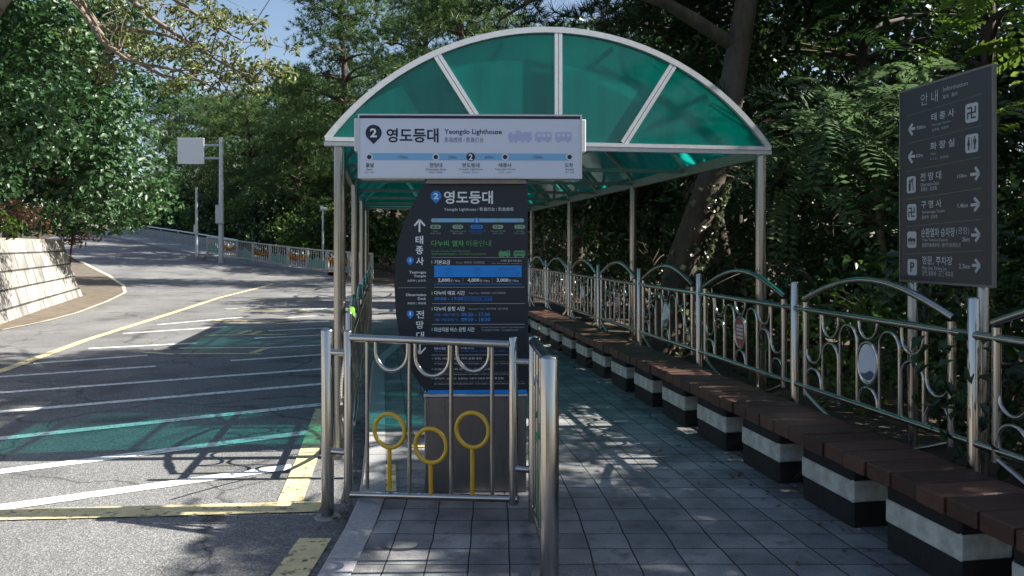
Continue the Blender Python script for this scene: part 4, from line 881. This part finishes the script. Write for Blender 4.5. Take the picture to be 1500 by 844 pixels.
for i in range(8, 24, 2): mb.tube([(FP[i][0]+on_[i][0]*3.1, FP[i][1]+on_[i][1]*3.1, float(road_z(*FP[i]))+z) for z in (.7, .95)], .035, 6)
mb.build('rail', M['white_panel'], lw)
# ------------------------------------------------------------------ vegetation
def hash2(i, j, s):
    h = (i.astype(np.int64)*374761393+j.astype(np.int64)*668265263+s*1442695041) & 0x7fffffff
    h = ((h ^ (h >> 13))*1274126177) & 0x7fffffff
    return ((h ^ (h >> 16)) & 0xffff)/65535.
def vnoise(x, y, s=1):
    i, j = np.floor(x), np.floor(y); u, v = x-i, y-j; u = u*u*(3-2*u); v = v*v*(3-2*v)
    return (hash2(i, j, s)*(1-u)+hash2(i+1, j, s)*u)*(1-v)+(hash2(i, j+1, s)*(1-u)+hash2(i+1, j+1, s)*u)*v
def sun_gap(P):
    """where the crowns on the right stay open: True for a leaf that would shade one of the sunny spots on the ground"""
    t = (P[:, 2]+.1)/SUN.z; X = P[:, 0]-SUN.x*t; Y = P[:, 1]-SUN.y*t
    n = .45*vnoise(X*.30, Y*.95, 3)+.3*vnoise(X*.9+5, Y*2.1, 7)+.25*vnoise(X*2.6, Y*4.5, 11)
    JX = X+(vnoise(X*.8, Y*.8, 21)-.5)*3.2; JY = Y+(vnoise(X*.5+9, Y*1.1, 23)-.5)*1.3
    T = np.full(len(P), .60)
    def zone(x0, x1, y0, y1, th, j=True):
        A, B = (JX, JY) if j else (X, Y); T[(A > x0) & (A < x1) & (B > y0) & (B < y1)] = th
    zone(-40, 60, 12.5, 24, .56); zone(-60, 60, 24, 60, .42); zone(-40, -6.4, 5, 15, .50); zone(-40, -7.2, 10, 14.5, .45)
    zone(-6.8, -.9, 8.8, 12.8, .80); zone(-6.5, -1., 6.3, 9.0, .72); zone(-6.5, -1., 6.1, 7.5, .12, False); zone(-7.5, -1.0, 5.15, 6.3, .06, False); zone(-9, -.8, 2, 5.1, .74)
    zone(-.8, .2, 2.5, 5.3, .43); zone(.2, 1.2, 5.2, 9.5, .42); zone(1.2, 3.2, 2, 6, .72); zone(.2, 1.2, 2, 5.2, .60); zone(-60, -9.4, 13.5, 27, .52)
    zone(.2, 1.1, 8.3, 11, .33, False); zone(-1.3, 1.7, 9.45, 10.6, .18, False)
    zone(-.9, 1.4, 7.8, 9.2, .27, False)
    return (n > T) | sign_gap(P)
def sign_gap(P):
    k = (P[:, 0]+19.3)/SUN.x; zz = P[:, 2]-k*SUN.z; yy = P[:, 1]-k*SUN.y
    return (k > .2) & (zz > 5.6) & (zz < 8.8) & (np.abs(yy-46) < 1.3)
def unit(a): return a/np.maximum(np.linalg.norm(a, axis=-1, keepdims=True), 1e-9)
def leaf_cards(C, Nn, size, ratio, rng, fold=.18):
    n = len(C); ax = rng.normal(size=(n, 3)); ax -= Nn*(ax*Nn).sum(1, keepdims=True); ax = unit(ax); sd = np.cross(Nn, ax)
    s = (size*rng.uniform(.65, 1.35, n))[:, None]; w = s*ratio*.5
    V = np.stack([C-ax*s*.5, C+sd*w+Nn*s*fold-ax*s*.05, C+ax*s*.5-Nn*s*.08, C-sd*w+Nn*s*fold-ax*s*.05], 1).reshape(-1, 3); b = np.arange(n)[:, None]*4
    return V, np.concatenate([b+np.array([[0, 1, 2]]), b+np.array([[0, 2, 3]])], 1).reshape(-1, 3)
def clump_points(clumps, n_per, rng, shell=.55, upb=.5):
    Cs, Ns = [], []
    for cx, cy, cz, r, sq in clumps:
        n = max(8, int(n_per*r*r)); d = unit(rng.normal(size=(n, 3))); rad = r*(shell+(1-shell)*rng.uniform(0, 1, n)**.6)*(1+.22*np.sin(d[:, 0]*7+cx*3)*np.cos(d[:, 2]*6+cy))
        p = d*rad[:, None]; p[:, 2] *= sq; Cs.append(p+np.array([cx, cy, cz])); Ns.append(unit(d*.8+np.array([0, 0, upb])+rng.normal(size=(n, 3))*.55))
    return np.concatenate(Cs), np.concatenate(Ns)
def needle_tufts(clumps, n_per, L, w, k, rng, cullf=None):
    Cs, As = [], []
    for cx, cy, cz, r, sq in clumps:
        n = max(6, int(n_per*r*r)); d = unit(rng.normal(size=(n, 3))); d[:, 2] = np.abs(d[:, 2])*.9-.15; p = d*(r*rng.uniform(.35, 1, n)**.7)[:, None]; p[:, 2] *= sq
        Cs.append(p+np.array([cx, cy, cz])); As.append(unit(d+np.array([0, 0, .7])+rng.normal(size=(n, 3))*.3))
    C = np.concatenate(Cs); A_ = np.concatenate(As)
    if cullf is not None: kp = ~cullf(C); C, A_ = C[kp], A_[kp]
    n = len(C); D = unit(A_[:, None, :]*.75+unit(rng.normal(size=(n, k, 3)))*.95); LL = L*rng.uniform(.7, 1.2, (n, k, 1)); sd = unit(np.cross(D, rng.normal(size=(n, k, 3))))*w/2
    B = C[:, None, :]; V = np.stack([B+sd, B-sd, B+D*LL], 2).reshape(-1, 3); return V, np.arange(len(V)).reshape(-1, 3)
def frond_mesh(bases, dirs, L, rng, pairs=11, lw=.30, cullf=None):
    if cullf is not None: kp = ~cullf(bases); bases, dirs = bases[kp], dirs[kp]
    n = len(bases); d = unit(dirs); sd = unit(np.cross(d, np.array([0, 0, 1.])+rng.normal(size=(n, 3))*.35)); up = np.cross(sd, d); LL = (L*rng.uniform(.7, 1.2, n))[:, None]; VV = []
    for i in range(pairs):
        s = (i+1)/pairs; c = bases+d*LL*s-np.array([0, 0, 1.])*LL*.42*s*s; ll = LL*lw*(.55+.9*s*(1.15-s))
        for sg in (-1, 1):
            ld = unit(sd*sg+d*.35-up*.12+rng.normal(size=(n, 3))*.10); wd = unit(d-ld*(d*ld).sum(1, keepdims=True))*LL*.05
            VV.append(np.stack([c, c+ld*ll*.45+wd, c+ld*ll, c+ld*ll*.45-wd], 1))
    V = np.stack(VV, 1).reshape(-1, 3); b = np.arange(len(V)//4)[:, None]*4
    return V, np.concatenate([b+np.array([[0, 1, 2]]), b+np.array([[0, 2, 3]])], 1).reshape(-1, 3)
def bend(p, q, rng, k=5, sag=.12):
    p, q = Vector(p), Vector(q); L = (q-p).length; o = Vector((rng.normal()*.12*L, rng.normal()*.12*L, sag*L)); return [p.lerp(q, i/k)+o*math.sin(math.pi*i/k)*.8 for i in range(k+1)]
def trunk_mesh(pts, r0, r1, clumps, rng, limb_r=.06, n=12, lo=.45, every=1):
    b = MB(); P = [Vector(p) for p in pts]; N = 14; fine = []
    for i in range(N+1):
        s = i/N*(len(P)-1); j = min(int(s), len(P)-2); fine.append(P[j].lerp(P[j+1], s-j)+Vector((rng.normal(), rng.normal(), 0))*r0*.10)
    rs = [(r0*(1-i/N)+r1*i/N)*(1+.5*max(0, 1-i*1.2)) for i in range(N+1)]; b.tube(fine, rs, n)
    for k, c in enumerate(clumps):
        if k % every: continue
        q = Vector(c[:3]); cand = [(f, i) for i, f in enumerate(fine) if i >= N*lo]; f, i = min(cand, key=lambda t: (t[0]-q).length+.6*max(0, t[0].z-q.z+.1)); L = (q-f).length
        if L < .15: continue
        r = min(rs[i]*.6, limb_r*(.5+L*.22)); pp = bend(f, q, rng); b.tube(pp, [r*(1-.8*j/5) for j in range(6)], 7)
    return b
def crown_of(kind, clumps, dens, size, rng, cullf):
    if kind == 'pine': return needle_tufts(clumps, dens, size, size*(.075 if size < .28 else .12), 13, rng, cullf)
    if kind == 'frond':
        C, Nn = clump_points(clumps, dens, rng, .35, .15); return frond_mesh(C, Nn*np.array([1, 1, .5]), size, rng, cullf=cullf)
    C, Nn = clump_points(clumps, dens, rng)
    if cullf is not None: kp = ~cullf(C); C, Nn = C[kp], Nn[kp]
    return leaf_cards(C, Nn, size, .52, rng)
def plant(name, label, cat, base, trunk_pts, r0, r1, clumps, kind, dens, size, material, seed, bark='bark', group=None, cull=False, limb_r=.06, lo=.45, every=1, trunk_name='trunk'):
    """everything in world coordinates, then moved under an Empty at the foot of the plant"""
    rng = np.random.default_rng(seed); t = thing(name, label, cat, base, 0, group); off = np.array(base)
    V, T = crown_of(kind, clumps, dens, size, rng, sun_gap if cull is True else cull or None); tri_mesh('crown', V-off, T, M[material], t)
    b = trunk_mesh(trunk_pts, r0, r1, clumps, rng, limb_r, lo=lo, every=every); b.v = [(v[0]-off[0], v[1]-off[1], v[2]-off[2]) for v in b.v]; b.build(trunk_name, M[bark], t)
    return t
def blob(c, rad, n, r, rng, sq=.8, hollow=.35):
    out = []
    while len(out) < n:
        d = rng.uniform(-1, 1, 3); L = np.linalg.norm(d)
        if hollow < L < 1: out.append((c[0]+d[0]*rad[0], c[1]+d[1]*rad[1], c[2]+d[2]*rad[2], r*rng.uniform(.7, 1.3), sq))
    return out
def G(x, y): return float(ground_z(x, y))
RG = np.random.default_rng(11)

# -- the leaning pine by the shelter and its long limb over the roof
def leaning_pine():
    rng = np.random.default_rng(5); base = (1.80, 9.9, G(1.80, 9.9)); path = [(1.80, 9.9, -.1), (2.08, 9.9, 1.0), (2.40, 9.9, 2.1), (2.70, 9.95, 3.05), (2.95, 10, 4.3), (3.2, 10.3, 6.0), (3.3, 10.6, 8.5)]
    pads = [(x, y, z, r, .42) for x, y, z, r in ((-2.6, 11.6, 5.3, .7), (-1.8, 12.2, 6.1, .9), (-1.0, 11, 5.6, .8), (-.2, 12.5, 5.2, .9), (.4, 10.8, 6.3, .9), (1.0, 12.3, 5.7, 1.0), (1.5, 10.2, 5.1, .8), (2.0, 11.9, 6.5, 1.), (2.5, 9.2, 5.6, .9), (3.3, 11.6, 5.2, .9), (4.0, 9.6, 5.9, .9), (4.6, 11, 5.1, .9), (5.3, 10, 6.2, .9), (3.9, 8.4, 4.9, .7), (.2, 9.8, 5.0, .6))]
    pads += blob((1.8, 11, 7.6), (4.6, 2.6, 1.8), 38, 1.0, rng, .45, 0)
    t = plant('pine_tree', 'big leaning pine trunk with ivy behind the fence, its limbs over the green roof', 'tree', base, path, .215, .12, pads, 'pine', 120, .22, 'pine', 5, cull=True, limb_r=.09, lo=.55)
    n = 700; s = rng.uniform(0, .60, n)**1.1; pts = np.array(path); idx = s*4; j = idx.astype(int); f = (idx-j)[:, None]; C = pts[j]*(1-f)+pts[j+1]*f
    a = rng.normal(.35, .75, n); nn = np.stack([np.cos(a)*.9, -np.abs(np.sin(a))*.55+.1, np.zeros(n)], -1); C = C+unit(nn)*(.25-.06*s[:, None]+rng.uniform(0, .06, n)[:, None]); Nn = unit(unit(nn)+rng.normal(size=(n, 3))*.5)
    V, T = leaf_cards(C-np.array(base), Nn, .085, .8, rng); o = tri_mesh('ivy', V, T, M['ivy'], t); o['label'] = 'pale green ivy climbing the lower trunk'
leaning_pine()

# -- feathery tree right of the shelter
rng = np.random.default_rng(21); c = blob((3.75, 8.5, 2.7), (.85, .8, .65), 15, .42, rng, .7, .2)+[(4.5, 8.3, 2.3, .5, .7), (3.5, 8.1, 1.9, .4, .7), (4.2, 8.0, 1.6, .45, .7), (3.1, 8.2, 2.2, .3, .7)]
plant('feathery_tree', 'young tree with pale feathery fronds just right of the shelter roof', 'tree', (4.2, 8.7, G(4.2, 8.7)), [(4.2, 8.7, G(4.2, 8.7)-.1), (4.1, 8.6, 1.2), (3.9, 8.5, 2.6)], .06, .03, c, 'frond', 105, .46, 'frond', 22, 'bark_pale', limb_r=.02)
# -- tree with hanging leaf sprays at the top right
rng = np.random.default_rng(31); c = [(x, y, z, r, .55) for x, y, z, r in ((3.2, 6.4, 3.75, .5), (2.7, 6.8, 3.9, .45), (3.7, 6.1, 3.55, .5), (4.3, 6.4, 3.9, .6), (3.3, 7.2, 4.3, .6), (2.5, 7.0, 4.4, .5), (4.4, 7.2, 4.4, .7), (3.8, 7.6, 3.8, .6), (4.9, 6.8, 3.3, .6), (5.2, 7.4, 2.8, .6), (4.9, 6.4, 2.3, .5), (3.0, 5.9, 4.2, .5), (3.9, 5.4, 4.0, .5), (5.3, 6.2, 4.6, .9), (4.5, 5.2, 4.8, .8))]
plant('spray_tree', 'tree with bright drooping leaf sprays above the charcoal direction sign', 'tree', (5.3, 6.6, G(5.3, 6.6)), [(5.3, 6.6, G(5.3, 6.6)-.1), (5.2, 6.6, 2.0), (5.0, 6.6, 4.6)], .11, .05, c, 'frond', 75, .44, 'bright', 32, cull=True, limb_r=.03)

# -- dark mixed wood behind the fence
wood = [(3.6, 12.2, 6.5, 2.2, 0), (5.6, 12.6, 7.5, 2.6, 1), (2.4, 15.5, 7.0, 2.2, 1), (7.4, 10.4, 7.0, 2.4, 0), (8.6, 14.5, 8.5, 3.0, 1), (4.6, 17.5, 8.0, 2.7, 0), (1.6, 20.5, 7.5, 2.5, 1), (6.6, 22, 9, 3.2, 1), (11.5, 11, 8, 3.0, 0), (12, 18, 9, 3.4, 1), (-.4, 26, 7.5, 2.8, 0), (3.2, 27, 9, 3.2, 1), (9.6, 8.2, 6.5, 2.4, 1), (15, 14, 9, 3.4, 1), (10, 24, 10, 3.6, 1), (16, 24, 10, 4, 1), (7.2, 17, 8, 2.8, 1), (20, 18, 10, 4, 1), (4.4, 14.6, 5.5, 2, 1), (13.5, 9.5, 8, 3, 1), (1.0, 23, 6, 2.4, 1), (8.2, 8.9, 12, 2.2, 0), (8.6, 11.6, 12.5, 2.6, 0), (11.2, 10.4, 14, 3, 1), (6.6, 10.9, 11.5, 2.8, 1)]
for k, (x, y, h, r, kd) in enumerate(wood):
    rng = np.random.default_rng(100+k); z = G(x, y); lean = rng.normal(size=2)*.5; cz = z+h*.56
    cl = blob((x+lean[0], y+lean[1], cz), (r, r, h*.42), 34, .9, rng, .7, .3)
    if kd: plant('broadleaf_tree', 'dark broadleaf tree in the wood behind the bench fence', 'tree', (x, y, z), [(x, y, z-.2), (x+lean[0]*.5, y+lean[1]*.5, z+h*.3), (x+lean[0], y+lean[1], z+h*.7)], .14, .06, cl, 'leaf', 430 if y < 15 else 300, .16 if y < 15 else .21, 'broad', 200+k, group='broadleaf trees in the wood behind the fence', cull=True, every=2)
    else: plant('pine_tree', 'dark pine with a bare trunk in the wood behind the bench fence', 'tree', (x, y, z), [(x, y, z-.2), (x+lean[0], y+lean[1], z+h*.4), (x+lean[0]*1.4, y+lean[1]*1.4, z+h*.95)], .17, .07, [(a, b_, max(c_, z+1.6), r_, .45) for a, b_, c_, r_, _ in cl], 'pine', 85, .26, 'pine', 200+k, group='pines in the wood behind the fence', cull=True)
# tall pines to the right of the camera whose shade falls across the walkway and the road
for k, (x, y, h, r) in enumerate(((6.2, 2.2, 7.5, 2.2), (8.6, 4.9, 8.5, 2.5), (11, .4, 9, 2.6), (7.2, -.8, 8, 2.2), (12.5, 4.8, 10, 2.8), (5.6, 4.4, 5.5, 1.3), (9.6, 2.6, 10, 2.6), (13, 2.2, 12, 3))):
    rng = np.random.default_rng(400+k); z = G(x, y); cl = blob((x, y, z+h*.66), (r, r, h*.30), 30, .85, rng, .5, .1)
    plant('pine_tree', 'tall pine beside the walkway, right of the viewpoint', 'tree', (x, y, z), [(x, y, z-.2), (x+.2, y, z+h*.5), (x+.1, y+.1, z+h*.95)], .2, .08, cl, 'pine', 60, .24, 'pine', 420+k, group='pines shading the walkway', cull=True)
# undergrowth behind the fence, one bush after the other
k = 0
for v0, c0, hh, mt in ((-2.6, 4.3, 1.5, 'broad'), (-1.4, 4.6, 1.7, 'broad'), (-.4, 4.2, 1.2, 'bright'), (.8, 4.4, 1.6, 'broad'), (2.0, 4.6, 1.8, 'broad'), (3.2, 4.3, 1.4, 'bright'), (4.6, 4.6, 1.9, 'broad'), (6.0, 4.5, 1.9, 'broad'), (7.6, 4.7, 2.0, 'broad'), (9.4, 4.6, 2.0, 'bright'), (11.4, 4.4, 2.1, 'broad'), (13.6, 4.2, 2.2, 'broad'),
                       (-1.2, 5.9, 2.4, 'broad'), (.8, 6.3, 2.6, 'broad'), (3.0, 6.2, 2.6, 'broad'), (5.4, 6.2, 2.8, 'broad'), (8.2, 6.4, 2.8, 'broad'), (-2.8, 5.9, 2.2, 'broad'), (-4.0, 4.8, 1.6, 'broad'), (-2.0, 7.6, 3.2, 'broad'), (0.6, 8.2, 3.4, 'broad'), (3.6, 8.0, 3.4, 'broad'), (6.8, 8.3, 3.6, 'broad'), (10.5, 6.4, 3.0, 'broad'), (13, 6.6, 3.2, 'broad'), (16, 4.4, 2.6, 'broad'), (-4.2, 6.8, 2.8, 'broad'), (18.5, 4.0, 2.8, 'broad')):
    p = wp((c0+.347)/1.014, v0); rng = np.random.default_rng(600+k); z = G(p.x, p.y); cl = blob((p.x, p.y, z+hh*.5), (.8+.12*hh, .8+.12*hh, hh*.5), 15, .30+.05*hh, rng, .8, .2)
    plant('bush', 'glossy dark green bush in the undergrowth behind the bench fence' if mt == 'broad' else 'light green bush in the undergrowth behind the bench fence', 'bush', (p.x, p.y, z), [(p.x, p.y, z-.1), (p.x+.05, p.y, z+hh*.3), (p.x, p.y, z+hh*.6)], .03, .015, cl, 'leaf', 640 if hh < 2.3 else 420, .095 if hh < 2.3 else .13, mt, 630+k, group='bushes behind the bench fence', limb_r=.015, lo=0, trunk_name='stem', cull=True); k += 1

# -- left: evergreen mass on top of the stone wall
def evergreen(label, x, y, c, rad, n, r, seed, dens=230, size=.20):
    rng = np.random.default_rng(seed); z = G(x, y); cl = blob(c, rad, n, r, rng, .85, .74)
    core = [(q[0], q[1], q[2], q[3]*.9, .9) for q in blob(c, [a*.6 for a in rad], 10, r*1.1, rng, .9, .1)]
    C, Nn = clump_points(cl, dens*1.55, rng, .72, .55); C2, N2 = clump_points(core, dens*.8, rng, .4, .4); C = np.concatenate([C, C2]); Nn = np.concatenate([Nn, N2])
    kp = C[:, 2] > 2.0+.30*np.clip(C[:, 0]-c[0], -1, 4)*0; C, Nn = C[kp], Nn[kp]; k2 = ~sign_gap(C); C, Nn = C[k2], Nn[k2]
    t = thing('evergreen_tree', label, 'tree', (x, y, z)); off = np.array((x, y, z)); V, T = leaf_cards(C, Nn, size, .55, rng, .12); tri_mesh('crown', V-off, T, M['camellia'], t)
    b = trunk_mesh([(x, y, z-.3), (x+.2, y, z+2), (c[0], c[1], c[2]+rad[2]*.3)], .22, .1, cl, rng, .07, every=2); b.v = [(v[0]-x, v[1]-y, v[2]-z) for v in b.v]; b.build('trunk', M['bark'], t)
evergreen('large glossy evergreen tree on the stone wall at the left edge', -14.2, 18.9, (-13.2, 18.9, 5.6), (2.5, 2.4, 3.7), 32, 1.05, 700)
evergreen('dark glossy evergreen tree overhanging the road above the end of the stone wall', -15.8, 24.6, (-13.3, 24.9, 5.6), (2.8, 2.4, 3.7), 38, 1.1, 710, 190, .21)
evergreen('evergreen tree behind the stone wall where the road disappears', -20.5, 30.5, (-18.9, 30.2, 6.2), (3.4, 2.8, 4.0), 34, 1.3, 720, 130, .25)
for (px, py, Y, r, mt, lb) in ((38, 318, 17.6, .55, 'dry', 'rust brown dried shrub hanging over the stone wall'), (118, 345, 26.3, .5, 'dry', 'small brown shrub at the far end of the stone wall'), (84, 318, 22.5, .5, 'broad', 'dark low shrub on the wall between the two brown shrubs'), (2, 330, 17.0, .5, 'bright', 'light green shrub on the wall at the left edge')):
    p = at(px, py, Y); rng = np.random.default_rng(int(px)+50); bx = min(float(np.interp(Y, (11.1, 16.9, 21.4, 25.5), (-9.4, -11.4, -13.05, -14.6)))-.35, p.x); zz = G(bx, Y)+.02; cl = blob(p, (r*1.4, r, r*.8), 9, r*.55, rng, .8, .1)
    plant('shrub', lb, 'shrub', (bx, Y, zz), [(bx, Y, zz-.2), ((bx+p.x)/2, Y, max(zz, p.z)+.1), (p.x, p.y, p.z+.1)], .04, .02, cl, 'leaf', 420, .12, mt, int(px)+57, limb_r=.02, lo=0, trunk_name='stem')
# -- bare-branched tree leaning out over the road
def branch_tree():
    rng = np.random.default_rng(44); x, y = -12.4, 17.4; z = G(x, y); Y = 17.
    limbs = [[(60, -80), (110, 0), (150, 62), (187, 88), (262, 104), (342, 142)], [(120, -70), (180, -10), (225, 28), (275, 62), (330, 95), (378, 118)], [(160, 70), (185, 82), (240, 112), (300, 120)], [(200, -60), (250, -5), (300, 30), (355, 60)], [(145, 40), (205, 45), (245, 52), (300, 75)]]
    b = MB(); b.tube([(x, y, z-.3), (x+.3, y, z+2.5), (x+.8, y-.1, z+5), at(60, -80, Y)], [.2, .17, .13, .09], 12); cl = []
    for k, L in enumerate(limbs):
        P = [at(px, py, Y+rng.normal()*.15+k*.25) for px, py in L]; b.tube(P, [.075*(1-.8*i/(len(P)-1)) for i in range(len(P))], 8)
        if k: b.tube([at(60, -80, Y), P[0]], [.08, .07], 8)
        for i in range(1, len(P)):
            for s in np.linspace(.2, 1, 3):
                q = P[i-1].lerp(P[i], s)
                for _ in range(2):
                    e = q+Vector((rng.normal()*.55+.15, rng.normal()*.5, rng.normal()*.5+.22)); b.tube(bend(q, e, rng, 3), [.018, .013, .009, .005], 5)
                    if rng.uniform() < .38+.16*i: cl.append((e.x, e.y, e.z, .42*rng.uniform(.6, 1.2), .6))
    t = thing('pale_tree', 'sparse tree with long bare branches reaching over the road from the left', 'tree', (x, y, z)); off = np.array((x, y, z))
    C, Nn = clump_points(cl, 260, rng, .1, .5); V, T = leaf_cards(C, Nn, .135, .5, rng); tri_mesh('crown', V-off, T, M['loose'], t); b.v = [(v[0]-x, v[1]-y, v[2]-z) for v in b.v]; b.build('trunk', M['bark_pale'], t)
branch_tree()

# -- pines beyond the bend
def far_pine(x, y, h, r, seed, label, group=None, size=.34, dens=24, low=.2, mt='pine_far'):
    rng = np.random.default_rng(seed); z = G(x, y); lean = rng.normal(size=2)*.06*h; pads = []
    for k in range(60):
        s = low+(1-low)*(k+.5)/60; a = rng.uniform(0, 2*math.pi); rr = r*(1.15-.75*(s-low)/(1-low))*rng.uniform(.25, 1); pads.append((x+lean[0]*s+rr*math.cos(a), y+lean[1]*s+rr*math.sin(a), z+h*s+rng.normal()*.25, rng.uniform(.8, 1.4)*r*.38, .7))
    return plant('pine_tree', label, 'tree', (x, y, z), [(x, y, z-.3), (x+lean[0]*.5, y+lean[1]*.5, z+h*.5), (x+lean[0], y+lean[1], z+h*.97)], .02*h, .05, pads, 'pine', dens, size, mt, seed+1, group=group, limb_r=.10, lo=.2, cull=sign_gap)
FPL = 'tall sunlit pine in the wood beyond the bend of the road'
FKP = [(3.0, 29.0)]+[(p.x, p.y) for p in FK]+[(-56, 86)]; FKR = resample(FKP, 400); FKS = np.concatenate([[0], np.cumsum(np.hypot(*np.diff(FKR, axis=0).T))]); FKS -= FKS[np.argmin(np.abs(FKR[:, 0]+9.57))]
def beyond(s, off):
    i = min(398, max(0, int(np.searchsorted(FKS, s)))); t = FKR[i+1]-FKR[i]; t /= np.linalg.norm(t); p = FKR[i]+np.array([t[1], -t[0]])*off; return float(p[0]), float(p[1])
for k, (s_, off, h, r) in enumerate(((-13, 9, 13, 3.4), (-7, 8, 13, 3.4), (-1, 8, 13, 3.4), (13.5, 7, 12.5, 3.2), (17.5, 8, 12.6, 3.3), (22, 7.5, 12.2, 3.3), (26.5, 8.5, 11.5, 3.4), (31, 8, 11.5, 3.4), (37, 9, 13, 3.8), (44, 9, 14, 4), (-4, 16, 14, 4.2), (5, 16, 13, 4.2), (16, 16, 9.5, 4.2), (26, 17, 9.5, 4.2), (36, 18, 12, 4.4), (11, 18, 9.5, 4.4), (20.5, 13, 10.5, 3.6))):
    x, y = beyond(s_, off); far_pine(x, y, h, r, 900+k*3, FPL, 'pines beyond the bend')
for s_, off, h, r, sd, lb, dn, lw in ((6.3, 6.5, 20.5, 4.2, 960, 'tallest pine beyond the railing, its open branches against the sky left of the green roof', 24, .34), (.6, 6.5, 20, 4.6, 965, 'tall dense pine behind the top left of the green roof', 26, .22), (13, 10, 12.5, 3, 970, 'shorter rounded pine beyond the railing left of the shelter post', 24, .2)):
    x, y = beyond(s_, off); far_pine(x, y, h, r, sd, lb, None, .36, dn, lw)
far_pine(-1.5, 33, 15, 3.6, 967, 'tall dense pine behind the middle of the green roof', None, .34, 26, .2)
# dark broadleaf bushes under the far pines
for k in range(30):
    s_ = -14+k*2.9 if k < 20 else -12+(k-20)*5.5; off = 5.4 if k < 20 else 11; h = (3.2, 4.2, 3.6, 4.8)[k % 4]*(1 if k < 20 else 1.3)
    rng = np.random.default_rng(1200+k); x, y = beyond(s_, off+rng.uniform(-.4, .6)); z = G(x, y); cl = blob((x, y, z+h*.48), (2.1, 1.4, h*.5), 16, 1.0, rng, .75, .25)
    plant('large_bush', 'leafy bush in the hedge-like row under the pines beyond the bend', 'bush', (x, y, z), [(x, y, z-.2), (x, y, z+h*.3), (x+.1, y, z+h*.6)], .09, .05, cl, 'leaf', 100, .30, ('broad', 'broad', 'bright')[k % 3] if k < 20 else 'broad', 1230+k, group='bushes under the far pines', limb_r=.04, lo=0, trunk_name='stem', cull=sign_gap)
# fallen leaves and needles along the bench
rng = np.random.default_rng(77); n = 420; Yv = rng.uniform(2.6, 12, n); Xv = path_r(Yv)-.05-np.abs(rng.normal(0, .32, n)); C = np.stack([Xv, Yv, np.full(n, .008)], -1); n2 = 160; Yk = rng.uniform(2.5, 8, n2); C2 = np.stack([kerb_x(Yk)-.24+rng.normal(0, .05, n2), Yk, np.full(n2, -.108)], -1)
C = np.concatenate([C, C2]); V, T = leaf_cards(C, unit(np.array([0, 0, 1.])+rng.normal(size=C.shape)*.15), .045, .4, rng, .05); o = tri_mesh('fallen_leaves', V, T, M['dry']); tag(o, 'dry fallen leaves strewn under the bench and beside the kerb', 'leaves', None, 'stuff')
